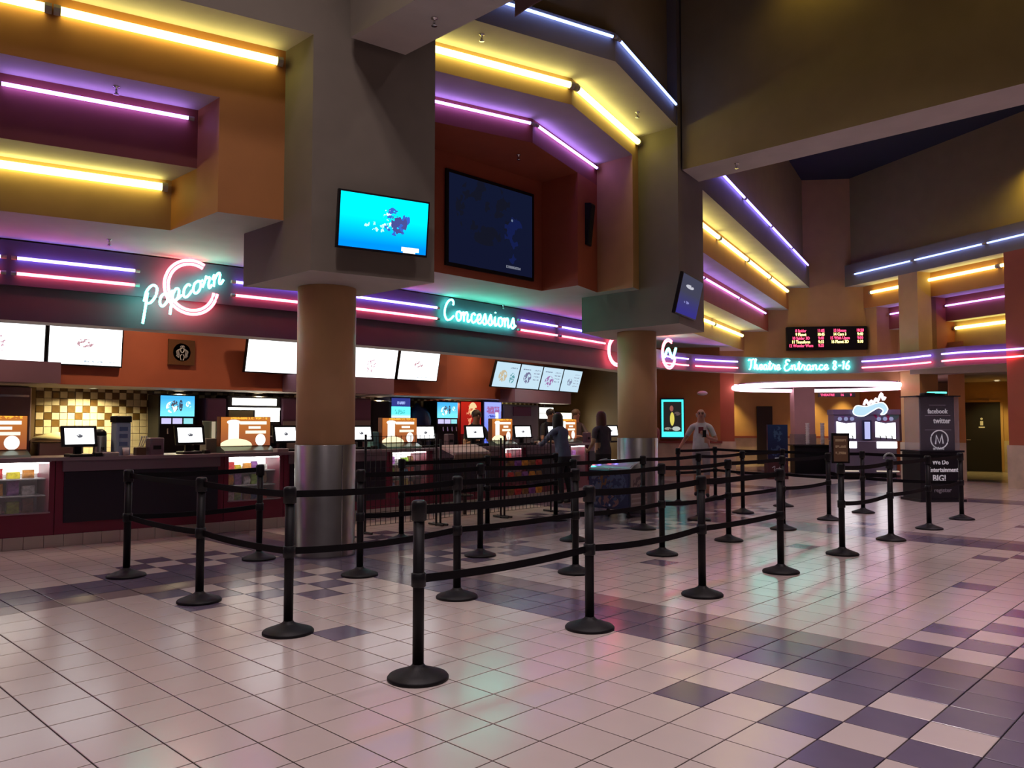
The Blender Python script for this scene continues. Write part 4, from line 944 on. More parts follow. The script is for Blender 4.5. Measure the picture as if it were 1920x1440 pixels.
face(t, 'upper_light', w_ * .9, h_ - .16, h_ - .03, PW); face(t, 'lower_light', w_ * .9, h_ - .30, h_ - .18, PW)
t, w_, h_ = machine('popcorn_warmer', 'bright popcorn warmer glowing between the two workers', 'popcorn machine', 1042, 1072, 772, mat('dark_metal', (.04, .035, .04), .35, .5), X=-13.3, d=.35)
face(t, 'warm_glow', w_ * .94, .1, h_ - .03, glow('warmer_light', (1, .93, .62), 4.5))
t = thing('paper_boat', 'pale dome lid warming tray on back counter at left', 'tray', (XB - .1, yy(112, XB), BT)); MB().lathe([(.02, .40), (.30, .33), (.34, .28), (.34, .26)], 24).build('dome_lid', mat('cream_dome', (.75, .66, .38), .35), t, True); MB().bevbox((-.2, -.3, 0), (.2, .3, .26), .02).build('warmer_base', STEEL, t)
t = thing('range_hood', 'brushed steel panel beside the checkered wall at left', 'panel', (XB - .3, yy(0, XB - .3), BT)); MB().bevbox((-.2, -.75, 0), (.2, .34, 1.05), .02).build('steel_panel', mat('mauve_steel', (.20, .13, .16), .4, .6), t); MB().box((.2, -.7, .9), (.22, .3, .93)).build('rail', CHROME, t)
# ================================================================== QUEUE-SIDE OBJECTS
# ice cream chest freezer
fz = thing('ice_cream_freezer', 'ice cream chest freezer with curved glass lid and picture sides', 'freezer', (-7.72, 10.42, 0))
pic = art('freezer_print', (.05, .06, .13), [('ell', -.05, .12, .16, .16, (.22, .11, .06), .5, 14), ('ell', .15, .05, .2, .25, (.10, .13, .24), .5, 13), ('ell', -.25, .0, .12, .25, (.13, .15, .24), .5, 12), ('ell', .0, -.18, .2, .1, (.30, .16, .16), .5, 10), ('ell', .02, -.24, .02, .02, (.6, .7, .9), None, 1)], emissive=False)
MB().bevbox((-.40, -.24, .13), (.40, .24, .74), .015).build('cabinet', mat('freezer_navy', (.03, .04, .10), .35), fz)
s = MB().box((-.385, -.004, -.28), (.385, .004, .28)).build('front_picture', pic, fz); s.location = (0, -.245, .43)
s = MB().box((-.22, -.004, -.28), (.22, .004, .28)).build('side_picture', art('freezer_side', (.26, .20, .20), [('ell', .0, .1, .16, .14, (.10, .07, .08), .5, 12), ('lines', 0, -.15, .2, .12, (.35, .30, .30), None, 40)], emissive=False), fz); s.matrix_local = Matrix(((0, -1, 0, .405), (1, 0, 0, 0), (0, 0, 1, .43), (0, 0, 0, 1)))
gl = MB(); n = 8
for i in range(n):
    a0, a1 = PI * i / n / 2, PI * (i + 1) / n / 2
    p = [(-.24 + .46 * math.sin(a) * 1.0, .74 + .14 * math.cos(a)) for a in (a0, a1)]
    gl.add([(-.38, -p[0][0], p[0][1]), (.38, -p[0][0], p[0][1]), (.38, -p[1][0], p[1][1]), (-.38, -p[1][0], p[1][1])], [(0, 1, 2, 3)])
gl.build('curved_glass', mat('pale_glass', (.55, .66, .80), .06, .2), fz, True)
for x in (-.39, 0, .39): MB().tube([(x, .23, .885), (x, .06, .87), (x, -.12, .815), (x, -.23, .745)], .012, 6).build('lid_frame', mat('pale_frame', (.5, .52, .58), .3), fz)
for x in (-.34, .34):
    for y in (-.19, .19): MB().lathe([(.035, -.014), (.035, .014)], 14, 0, Matrix.Translation((x, y, .036)) @ Matrix.Rotation(PI / 2, 4, 'Y')).tube([(x, y, .04), (x, y, .13)], .012, 6).build('castor', BLACK, fz)
# wire grid racks at the counter side of the queue
GRD = mat('black_wire', (.012, .010, .012), .4)
def gridpanel(label, ya, yb, x, z0, z1, st_=.085):
    t = thing('wire_rack', label, 'rack', (x, (ya + yb) / 2, 0), 0, 'wire grid racks by the counter'); w_ = (yb - ya) / 2
    b = MB(); y = -w_
    while y <= w_ + .001: b.box((-.003, y - .003, z0), (.003, y + .003, z1)); y += st_
    z = z0
    while z <= z1 + .001: b.box((-.0025, -w_, z - .0025), (.0035, w_, z + .0025)); z += st_
    b.build('wire_grid', GRD, t, kind='stuff')
    for s_ in (-1, 1): MB().tube([(0, s_ * w_, 0), (0, s_ * w_, z1 + .02)], .016, 8).build('upright', GRD, t); MB().tube([(-.16, s_ * w_, .02), (.16, s_ * w_, .02)], .016, 8).build('foot', GRD, t)
gridpanel('black wire grid rack just right of the first column', 6.36, 7.60, -8.86, .10, 1.30)
gridpanel('black wire grid rack below the tilted leaflet tray', 7.68, 8.92, -8.86, .10, 1.22)
gridpanel('black wire grid rack hung with candy before the fourth case', 9.00, 10.1, -8.86, .10, 1.26)
lt = thing('leaflet_tray', 'tilted pinkish leaflet tray on top of the wire racks', 'tray', tuple(onD(872, 846, 13.0)), 0)
lt.location.z = 1.02
M = Matrix.Rotation(math.radians(18), 4, 'Y')
MB().bevbox((-.2, -.40, 0), (.2, .40, .05), .02, 0, M).build('tray_body', mat('pink_card', (.50, .34, .34), .6), lt); MB().box((.19, -.40, -.10), (.21, .40, .02), 0, M).build('front_lip', mat('tan_lip', (.36, .24, .18), .6), lt); MB().tube([(0, 0, 0), (0, 0, -.7)], .03, 8).lathe([(.14, -.72), (.14, -.70), (.03, -.68)], 16).tube([(0, 0, -.7), (0, 0, -1.015)], .03, 8).build('pole', GRD, lt)
k = 0
for r in range(3):
    for c in range(5):
        yk = 9.10 + c * .165; zk = .34 + r * .21; ci = (7, 5, 7, 6, 3)[(c + r) % 5]
        o = pack(1, .12, .15, .05, 0).build('snack_bag', CANDY[ci], None); o.location = (-8.82, yk, zk)
        tag(o, '%s snack bag hanging in row %s from the floor, %s from left on wire rack' % (CN[ci], ('one', 'two', 'three', 'four')[r], ordn[c]), 'snack bag', 'snack bags on the wire rack')
# promotion kiosk
kp = onZ(1768, 941, 0); KM = frame((kp.x, kp.y, 0), (cy, sy, 0)) @ rotz(math.radians(4))
kq = rig('promotion_kiosk', 'black promotion kiosk with clear display top and white slogans', 'kiosk', KM)
KB = mat('kiosk_black', (.010, .009, .016), .35)
MB().bevbox((-.42, 0, 0), (.42, .62, .93), .01).build('cabinet', KB, kq); MB().box((-.44, -.02, .93), (.44, .64, .965)).build('ledge', KB, kq); MB().box((-.45, -.03, 0), (.45, .65, .05)).build('plinth', KB, kq)
MB().box((-.33, .10, .966), (.33, .16, 1.98)).build('message_board', mat('kiosk_board', (.025, .022, .045), .4), kq)
for x in (-.39, .385): MB().box((x, .06, .966), (x + .012, .56, 1.98)).build('acrylic_side', glass('kiosk_acrylic', (.6, .58, .68), .35), kq)
MB().box((-.378, .055, .966), (.385, .063, 1.98)).build('acrylic_front', glass('kiosk_front', (.7, .68, .8), .08), kq)
MB().box((-.45, .03, 1.98), (.42, .6, 2.0)).build('top_plate', KB, kq)
MB().lathe([(.24, 0), (.24, .05), (.20, .06)], 24, 0, Matrix.Translation((.02, .28, 2.0)) @ Matrix.Diagonal((1, .7, 1, 1))).build('cap', BPLAS, kq)
MB().lathe([(.19, 0), (.19, .03)], 24, 0, Matrix.Translation((.06, .20, 2.045)) @ Matrix.Diagonal((1, .5, 1, 1))).build('cyan_lamp', glow('kiosk_cyan', (.12, .95, .75), 2.2), kq)
KW = mat('white_print', (.80, .78, .84), .5, emit=.22)
for tx, x, z, sz, y_ in (('facebook', .0, 1.70, .125, .095), ('twitter', .08, 1.52, .14, .095), ('We Do', -.03, .74, .12, -.006), ('Entertainment', .02, .60, .12, -.006), ('BIG!', -.06, .44, .17, -.006)):
    text('slogan', tx, sz, Matrix.Translation((x, y_, z)), KW, kq, True, .85)
for z, w_ in ((1.82, .16), (1.62, .25), (1.35, .26)): MB().box((-w_, .092, z - .006), (w_, .098, z + .006)).build('small_print', mat('grey_print', (.34, .33, .40), .5), kq)
MB().tube([(.17 * math.cos(2 * PI * i / 28) + .02, .09, .17 * math.sin(2 * PI * i / 28) + 1.17) for i in range(28)], .011, 6, closed=True).build('logo_ring', KW, kq)
MB().tube([(-.06, .088, 1.08), (-.04, .088, 1.25), (.02, .088, 1.10), (.07, .088, 1.26), (.09, .088, 1.09)], .012, 6).build('logo_letter', KW, kq)
text('slogan', 'archive', .075, Matrix.Translation((0, .09, 1.0)), KW, kq, True); text('slogan', 'register', .11, Matrix.Translation((0, -.006, .22)), mat('grey_print', (.34, .33, .40), .5), kq, True)
# poster case on the lower wall
pq = onD(1261, 784, 22.4); pt_ = (Vector((pq.x, pq.y, 0)) - EO).dot(EW)
cse = rig('poster_case', 'cyan framed lit film poster case on orange wall', 'poster case', frame(tuple(ent(pt_, LN - .125, pq.z)), EW) @ Matrix.Diagonal((.50, 1, 1.04, 1)))
MB().bevbox((-.66, .0, -.54), (.66, .12, .54), .02).build('housing', mat('navy_case', (.02, .03, .10), .4), cse)
CY = glow('poster_cyan', (.06, .85, .80), 1.5)
for lo, hi in (((-.60, -.02, -.50), (-.50, 0, .50)), ((.50, -.02, -.50), (.60, 0, .50)), ((-.50, -.02, .44), (.50, 0, .50)), ((-.50, -.02, -.50), (.50, 0, -.36))): MB().box(lo, hi).build('lit_border', CY, cse)
MB().box((-.5, -.012, -.36), (.5, -.002, .44)).build('poster', art('film_poster', (.02, .018, .018), [('ell', -.05, .26, .10, .08, (.30, .10, .08), None, 1), ('ell', -.02, -.02, .12, .18, (.75, .65, .12), None, 1), ('ell', .25, .12, .18, .05, (.12, .08, .08), .4, 14), ('ell', .2, -.28, .22, .06, (.5, .55, .5), None, 1), ('ell', -.25, -.28, .2, .04, (.3, .3, .25), .45, 20)], 1.0), cse)
# small wall fittings
def fitting(name, label, cat, p, r, m, ax='y', sq=.5):
    t = thing(name, label, cat, p)
    MB().lathe([(r, 0), (r, .02), (r * .7, .05)], 20, 0, Matrix.Rotation(PI, 4, 'X')).build('cover', m, t, True); MB().lathe([(r * .4, -.05), (r * .2, -.07)], 12).build('centre', WHITE, t)
for q, l in (((205, 449), 'sprinkler head in soffit above the popcorn sign'), ((823, 560), 'sprinkler head in soffit left of concessions sign'), ((943, 572), 'sprinkler head in soffit above concessions sign')):
    p = onZ(*q, 3.6); t = thing('sprinkler_head', l, 'sprinkler', tuple(p), 0, 'soffit sprinklers'); MB().lathe([(.03, 0), (.03, -.008), (.012, -.012), (.012, -.06), (.025, -.065), (.025, -.07)], 12).build('stem_and_deflector', CHROME, t, True); MB().tube([(-.012, 0, -.02), (-.018, 0, -.045), (-.012, 0, -.06)], .004, 5).build('frame_arm', CHROME, t)
for q, Z, l in (((903, 65), 6.07, 'sprinkler head under the yellow lit soffit left'), ((1195, 210), 6.07, 'sprinkler head under yellow lit soffit right'), ((972, 290), 5.37, 'sprinkler head in front of the dark screen'), ((814, 34), 5.43, 'sprinkler head under the teal lit beam'), ((1381, 306), 5.42, 'sprinkler head under the long right beam'), ((218, 163), 4.78, 'sprinkler head in the violet lit soffit')):
    p = onZ(*q, Z); t = thing('sprinkler_head', l, 'sprinkler', tuple(p), 0, 'soffit sprinklers'); MB().lathe([(.035, 0), (.035, -.008), (.012, -.012), (.012, -.07), (.03, -.075), (.03, -.08)], 12).build('stem_and_deflector', CHROME, t, True); MB().tube([(-.012, 0, -.02), (-.02, 0, -.05), (-.012, 0, -.07)], .004, 5).build('frame_arm', CHROME, t)
# hanging banner end by the first beam
hb = thing('hanging_banner', 'mauve fabric banner end hanging by the beam at top of photo', 'banner', tuple(onD(965, 12, 7.6)))
cl = MB(); n = 10
for i in range(n):
    f = lambda k_: (.55 * k_ / n, .55 * k_ / n * .7, .09 * math.sin(k_ / n * 3) + .16 * k_ / n)
    a, b = f(i), f(i + 1)
    cl.add([(a[0], a[1], a[2] - .10), (b[0], b[1], b[2] - .10), (b[0], b[1], b[2] + .10), (a[0], a[1], a[2] + .10), (a[0] - .01, a[1] + .012, a[2] - .10), (b[0] - .01, b[1] + .012, b[2] - .10), (b[0] - .01, b[1] + .012, b[2] + .10), (a[0] - .01, a[1] + .012, a[2] + .10)], [(0, 1, 2, 3), (7, 6, 5, 4), (3, 2, 6, 7), (0, 4, 5, 1)] + ([(0, 3, 7, 4)] if i == 0 else []))
cl.build('cloth', mat('mauve_cloth', (.24, .14, .15), .8), hb); MB().tube([(0, 0, .11), (.55, .385, .27)], .012, 6).build('rod', BLACK, hb); MB().tube([(.3, .21, .19), (.3, .21, 2.0)], .004, 5).build('hanging_wire', BLACK, hb)

# ================================================================== THEATRE ENTRANCE OBJECTS
# drinks island
dm = rig('drink_dispenser', 'wide self serve drink dispenser with lit panels and swirl sign', 'drink machine', frame(tuple(onD(1636, 800, 22.0).xy) + (0,), (EW + Vector((.06, 0, 0)))))
BODY = art('drink_machine_print', (.17, .15, .27), [('ell', -.6, .45, .4, .3, (.20, .12, .30), .5, 5), ('ell', .35, .5, .35, .4, (.34, .03, .16), .45, 4), ('ell', .6, .45, .16, .3, (.08, .20, .28), None, 1), ('ell', 0, -.5, .8, .3, (.16, .15, .22), .5, 6)], emissive=False)
MB().box((-.95, .04, .013), (.60, .78, .12)).build('plinth', BLACK, dm)
MB().bevbox((-.98, 0, .12), (.62, .8, 1.0), .03).build('base_cabinet', mat('dispenser_base', (.13, .12, .18), .4), dm)
o = MB().prism([(-.98, .10), (.72, .10), (.95, .55), (.95, .8), (-.98, .8)], -.42, .30).build('upper_cabinet', BODY, dm); o.location = (0, 0, 1.42)
MB().prism([(-1.0, .06), (.74, .06), (.98, .55), (.98, .82), (-1.0, .82)], 1.72, 1.86).build('crown', mat('dispenser_crown', (.15, .12, .24), .4), dm)
for x0, x1 in ((-.92, -.42), (.10, .62)):
    MB().add([(x0, .09, 1.10), (x1, .09, 1.06), (x1, .09, 1.50), ((x0 + x1) / 2, .09, 1.47), (x0, .09, 1.53), (x0, .098, 1.10), (x1, .098, 1.06), (x1, .098, 1.50), ((x0 + x1) / 2, .098, 1.47), (x0, .098, 1.53)], [(0, 1, 2, 3, 4), (9, 8, 7, 6, 5)]).build('lit_panel', glow('dispenser_light', (.97, .97, 1), 3.2), dm)
    MB().box((x0, -.012, .80), (x1, 0, .98)).build('lower_lit_panel', glow('dispenser_light', (.97, .97, 1), 3.2), dm)
    for k_ in range(3): MB().lathe([(.055, 0), (.055, .02)], 14, 0, Matrix.Translation((x0 + .09 + .16 * k_, .085, 1.60)) @ Matrix.Rotation(PI / 2, 4, 'X')).build('flavour_badge', mat('badge_blue', (.30, .36, .60), .4, emit=.5), dm)
    for k_ in range(3): MB().tube([(x0 + .1 + .15 * k_, .09, 1.14), (x0 + .1 + .15 * k_, .0, 1.12), (x0 + .1 + .15 * k_, -.01, 1.04)], .015, 6).build('tap', BPLAS, dm)
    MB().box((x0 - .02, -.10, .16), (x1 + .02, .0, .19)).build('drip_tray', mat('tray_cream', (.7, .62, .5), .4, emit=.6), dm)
MB().box((-.24, .03, 1.02), (-.02, .10, 1.56)).build('cup_column', mat('navy_case', (.02, .03, .10), .4), dm); MB().box((-.20, .015, 1.05), (-.06, .03, 1.52)).build('cup_window', glow('cup_lilac', (.48, .50, .85), 1.1), dm)
sw = [(-.42, 1.78), (-.36, 1.68), (-.18, 1.66), (.02, 1.80), (.16, 1.88), (.26, 1.80), (.20, 1.70), (.30, 1.72), (.36, 1.86), (.26, 2.02), (.08, 2.0), (-.12, 1.92), (-.34, 1.94)]
sp2 = smoothpath([(x * 1.15 - .02, 0, z) for x, z in sw], 4, True)
cxs = sum(p.x for p in sp2) / len(sp2); n = len(sp2)
MB().add([(p.x, -.02, p.z + .02) for p in sp2] + [(p.x, .04, p.z + .02) for p in sp2], [tuple(range(n)), tuple(range(2 * n - 1, n - 1, -1))] + [(i, n + i, n + (i + 1) % n, (i + 1) % n) for i in range(n)]).build('swirl_sign', glow('swirl_light', (.45, .66, .80), 1.2), dm)
MB().tube([(p.x, -.025, p.z + .02) for p in sp2], .016, 6, closed=True).build('swirl_outline', glow('swirl_edge', (.85, .95, 1), 1.6), dm)
MB().tube(smoothpath([(-.22, -.03, 1.98), (-.16, -.03, 2.12), (-.10, -.03, 2.0), (-.02, -.03, 2.1), (.02, -.03, 2.02), (.10, -.03, 2.16), (.14, -.03, 2.08), (.24, -.03, 2.30), (.28, -.03, 2.12), (.34, -.03, 2.2)], 4), .035, 6).build('script_lettering', glow('script_pink', (1, .80, .90), 1.7), dm)
# film standee
sp3 = onD(1459, 840, 21.3); sd = rig('film_standee', 'tall dark blue film standee with white label strip', 'standee', frame((sp3.x, sp3.y, 0), (cy, sy, 0)))
MB().box((-.27, 0, .50), (.26, .10, 1.44)).build('poster_block', art('standee_print', ((.012, .012, .05), (.02, .05, .14), .5, 1.4), [('ell', 0, 1.2, .12, .2, (.05, .12, .25), .5, 9), ('ell', -.05, .75, .15, .15, (.04, .08, .18), .5, 10)], emissive=False), sd)
MB().box((-.28, .02, 0), (.27, .3, .50)).build('lower_block', mat('maroon_card', (.06, .015, .025), .6), sd); MB().box((-.09, -.012, .49), (.26, 0, .57)).build('label_strip', mat('label_white', (.6, .6, .66), .5, emit=.15), sd)
for x in (-.16, .02): MB().tube(smoothpath([(x, .012, .30), (x + .07, .012, .34), (x + .05, .012, .24), (x + .11, .012, .22)], 4), .012, 5).build('title_mark', mat('grey_print', (.34, .33, .40), .5), sd)
# black service counter with cup towers
sc_ = onD(1527, 860, 23.4); svc = rig('service_counter', 'low black service counter inside the entrance', 'counter', frame((sc_.x, sc_.y, .0125), EW))
MB().bevbox((-.55, 0, 0), (.42, .6, .80), .01).build('body', BLACK, svc); MB().box((-.60, -.05, .80), (.45, .65, .84)).build('top', BPLAS, svc)
for x, l in ((-.12, 'left stack of white paper cups on black service counter'), (.30, 'right stack of white paper cups on black service counter')):
    p = frame((sc_.x, sc_.y, .854), EW) @ Vector((x, .25, 0)); t = thing('cup_stack', l, 'cups', tuple(p), 0, 'cup stacks')
    for k_ in range(9): MB().lathe([(.045, k_ * .07), (.062, k_ * .07 + .065), (.062, k_ * .07 + .0705)], 14).build('cup', PAPER, t, True)
# red led strip, exit doorway, orange wall washers in the corridor
lp = ent(2.05, 1.9, 2.36); rl = rig('led_strip', 'small red lettered led sign hanging inside the entrance', 'display board', frame(tuple(lp), EW))
MB().box((-.55, 0, -.06), (.55, .05, .06)).build('housing', BPLAS, rl)
for tx, x in (('THEATRE', -.28), ('16', .16), ('9', .42)): text('led_text', tx, .10, Matrix.Translation((x, -.008, 0)), LR, rl, True)
struct('door_2', MB().box((0, -.03, 0), (.55, .02, 2.1), 0, frame(tuple(ent(.35, 6.04, 0)), EW)), mat('dark_doorway', (.012, .006, .006), .6))
for i, t_ in enumerate((-2.2, -.6, 2.3, 3.4)):
    p = ent(t_, 5.75, LINT + .295); d = thing('wall_washer', ['orange wall washer lamp at far left of corridor', 'orange wall washer lamp left of corridor pillar', 'orange wall washer lamp right of corridor pillar', 'orange wall washer lamp at right of corridor'][i], 'lamp', tuple(p), 0, 'corridor wall washers')
    MB().lathe([(.07, 0), (.09, 0), (.09, -.02), (.07, -.02)], 16, caps=False).build('trim_ring', WHITE, d); MB().lathe([(.068, -.004), (.068, -.008)], 16).build('lens', glow('lamp_lens', (1, .86, .55), 8), d)
    l = bpy.data.lights.new('washer_lamp', 'SPOT'); l.energy = 210; l.color = (1, .72, .25); l.spot_size = math.radians(75); l.spot_blend = .8; l.shadow_soft_size = .06
    o = bpy.data.objects.new('washer_lamp', l); COL.objects.link(o); o.parent = d; o.location = (0, 0, -.04)
al = Vector(alc(.9, -1.0) + (2.745,)); d = thing('alcove_lamp', 'small recessed lamp over the black door', 'lamp', tuple(al)); MB().lathe([(.07, 0), (.10, 0), (.10, -.02), (.07, -.02)], 16, caps=False).build('trim_ring', WHITE, d); MB().lathe([(.068, -.004), (.068, -.008)], 16).build('lens', glow('lamp_lens', (1, .86, .55), 8), d)
l = bpy.data.lights.new('alcove_bulb', 'SPOT'); l.energy = 100; l.color = (1, .80, .25); l.spot_size = math.radians(120); l.spot_blend = .7; o = bpy.data.objects.new('alcove_bulb', l); COL.objects.link(o); o.parent = d; o.location = (0, 0, -.04)
cp_ = thing('carpet', 'dark patterned carpet strip across the theatre entrance', 'carpet')
MB().prism(epoly(-1.3, 3.2, -.7, .9), .001, .012).build('pile', mat('dark_carpet', (.05, .035, .05), .95, var=.5, scale=14), cp_); MB().prism(epoly(-1.3, 3.2, -.74, -.7), .001, .012).build('edge_strip', BLACK, cp_)
for q, D_, l in (((1317, 737), 21.6, 'oval white ceiling speaker over the walking man'),):
    p = onD(*q, D_); t = thing('wall_dome', l, 'fitting', tuple(p)); t.rotation_euler = (PI / 2, 0, YAW); MB().lathe([(.13, 0), (.13, .02), (.08, .06)], 20, 0, Matrix.Diagonal((1, .45, 1, 1))).build('dome', WHITE, t, True); MB().lathe([(.145, -.01), (.145, .0)], 20, 0, Matrix.Diagonal((1, .45, 1, 1))).build('plate', WHITE, t)

# yellow wall lamps high on the beam and on the right wall (above the frame)
for i, (p, e_, rx, ry) in enumerate((((-4.4, 10.50, 8.2), 34, .25, 0), ((-1.6, 10.50, 8.2), 44, .25, 0), (dw(tD(1985, .16), -.1) + (7.4,), 150, .5, .6))):
    d = thing('wall_lamp', ['yellow wall lamp high on the long beam, left one', 'yellow wall lamp high on the long beam, right one', 'yellow wall lamp high on right wall beyond the photo edge', 'yellow wall lamp high on right wall above the pillars'][i], 'lamp', tuple(p), 0, 'yellow wall lamps')
    MB().lathe([(.05, .10), (.09, .08), (.10, 0), (.095, 0), (.08, .07)], 18, caps=False).build('lamp_hood', BLACK, d, True); MB().tube([(0, 0, .09), (0, .18 if i < 2 else .1, .12)], .02, 6).build('bracket', BLACK, d)
    l = bpy.data.lights.new('wall_bulb', 'SPOT'); l.energy = e_; l.color = (1, .72, .10); l.spot_size = math.radians(130); l.spot_blend = .9; l.shadow_soft_size = .08
    o = bpy.data.objects.new('wall_bulb', l); COL.objects.link(o); o.parent = d; o.rotation_euler = (rx, 0, 0)
# ================================================================== PEOPLE
SKIN = {'fair': mat('skin_fair', (.50, .25, .17), .5), 'tan': mat('skin_tan', (.36, .19, .12), .5), 'brown': mat('skin_brown', (.18, .09, .05), .5)}
TORSO = ('pelvis', 'waist', 'L_hip', 'R_hip')
def person(label, loc, rz, J, regions, mats, hair=None, glasses=False, scale=1., face=True, hems=(.91,)):
    """J: joint dict name -> (x, y, z, rx, ry, parent, region); front of the figure is -y; body is one skinned mesh"""
    root = thing('person', label, 'person', loc, rz); root.scale = (scale,) * 3
    names = list(J); idx = {n: i for i, n in enumerate(names)}
    me = bpy.data.meshes.new('body'); me.from_pydata([J[n][:3] for n in names], [(idx[J[n][5]], idx[n]) for n in names if J[n][5]], [])
    tmp = bpy.data.objects.new('tmp', me); COL.objects.link(tmp)
    sk = tmp.modifiers.new('skin', 'SKIN'); sk.use_smooth_shade = True
    for n in names:
        v = me.skin_vertices[0].data[idx[n]]; v.radius = (J[n][3], J[n][4]); v.use_root = (n == 'pelvis')
    sd_ = tmp.modifiers.new('sub', 'SUBSURF'); sd_.levels = 2; sd_.render_levels = 2
    bm_ = bpy.data.meshes.new_from_object(tmp.evaluated_get(bpy.context.evaluated_depsgraph_get()))
    bpy.data.objects.remove(tmp)
    pts = []
    for n in names:
        p = Vector(J[n][:3]); pts.append((p, J[n][6], n))
        if J[n][5]:
            q = Vector(J[J[n][5]][:3])
            for k_ in range(1, 8):
                t = k_ / 8; pts.append((q.lerp(p, t), J[n][6] if t > regions.get(n, .5) else J[J[n][5]][6], n))
    bq = bmesh.new(); bq.from_mesh(bm_)
    for zc in hems: bmesh.ops.bisect_plane(bq, geom=bq.verts[:] + bq.edges[:] + bq.faces[:], plane_co=(0, 0, zc), plane_no=(0, 0, 1))
    bq.to_mesh(bm_); bq.free()
    bm_.materials.clear(); rl_ = list(mats)
    for r_ in rl_: bm_.materials.append(mats[r_])
    for pl_ in bm_.polygons:
        c = pl_.center; best = min(pts, key=lambda a: (a[0] - c).length_squared); rg_ = best[1]
        if best[2] in TORSO: rg_ = 'shirt' if c.z > hems[0] else 'pants'
        elif len(hems) > 1 and best[2][2:] in ('knee', 'calf', 'ankle'): rg_ = 'pants' if c.z > hems[1] else 'skin'
        pl_.material_index = rl_.index(rg_); pl_.use_smooth = True
    bm_.name = 'body'; link('body', bm_, root)
    h = Vector(J['head'][:3])
    if face:
        MB().ball((h.x, h.y - .094, h.z - .005), .02, 8, 6, 0, (.8, 1.1, 1.3)).build('nose', mats['skin'], root, True)
        for s in (-1, 1):
            MB().ball((h.x + s * .034, h.y - .082, h.z + .022), .011, 8, 6).build('eye', mat('eye_dark', (.03, .02, .02), .2), root, True)
            MB().ball((h.x + s * .093, h.y + .005, h.z), .024, 8, 6, 0, (.45, .8, 1.3)).build('ear', mats['skin'], root, True)
        MB().ball((h.x, h.y - .084, h.z - .05), .022, 8, 5, 0, (1.1, .5, .35)).build('mouth', mat('lips', (.30, .10, .09), .5), root, True)
    if glasses:
        for s in (-1, 1): MB().tube([(h.x + s * .036 + .026 * math.cos(a * PI / 6), h.y - .100, h.z + .022 + .02 * math.sin(a * PI / 6)) for a in range(12)], .004, 5, closed=True).build('spectacle_rim', BLACK, root)
    if hair == 'short':
        b = MB().ball((h.x, h.y + .012, h.z + .035), .104, 14, 8, 0, (.96, 1.06, .95)); b.build('hair', mats['hair'], root, True)
    if hair == 'long':
        b = MB(); b.lathe([(.02, .115), (.07, .10), (.105, .05), (.112, -.02), (.115, -.12), (.10, -.26), (.06, -.36), (.02, -.40)], 16, 0, Matrix.Translation((h.x, h.y + .035, h.z + .02)) @ Matrix.Diagonal((1, .85, 1, 1))); b.build('hair', mats['hair'], root, True)
    if hair == 'fringe':
        MB().lathe([(.088, -.06), (.097, -.03), (.098, .0), (.092, .02), (.085, .02), (.08, -.06)], 18, 0, Matrix.Translation((h.x, h.y + .022, h.z))).build('hair', mats['hair'], root, True)
    return root
def fingers(J, side, wrist, d, up, curl=.5):
    """palm and five unequal bent fingers at the end of an arm; d = pointing direction, up = back of the hand"""
    w_ = Vector(wrist); d = Vector(d).normalized(); up = Vector(up).normalized(); lat = d.cross(up).normalized()
    pn = side + '_palm'; p = w_ + d * .075
    J[pn] = (*p, .036, .018, side + '_wrist', 'skin')
    for k_, (o_, ln) in enumerate(((-.030, .068), (-.010, .078), (.010, .073), (.028, .056))):
        a = p + d * .030 + lat * o_; b = a + (d - up * curl * .5).normalized() * ln * .55; c = b + (d - up * curl * 1.6).normalized() * ln * .5
        J['%s_f%da' % (side, k_)] = (*a, .010, .010, pn, 'skin'); J['%s_f%db' % (side, k_)] = (*b, .009, .009, '%s_f%da' % (side, k_), 'skin'); J['%s_f%dc' % (side, k_)] = (*c, .008, .008, '%s_f%db' % (side, k_), 'skin')
    a = p - d * .02 - lat * .045; b = a + (d * .8 - lat * .7 - up * curl * .5).normalized() * .04
    J[side + '_ta'] = (*a, .012, .012, pn, 'skin'); J[side + '_tb'] = (*b, .010, .010, side + '_ta', 'skin')
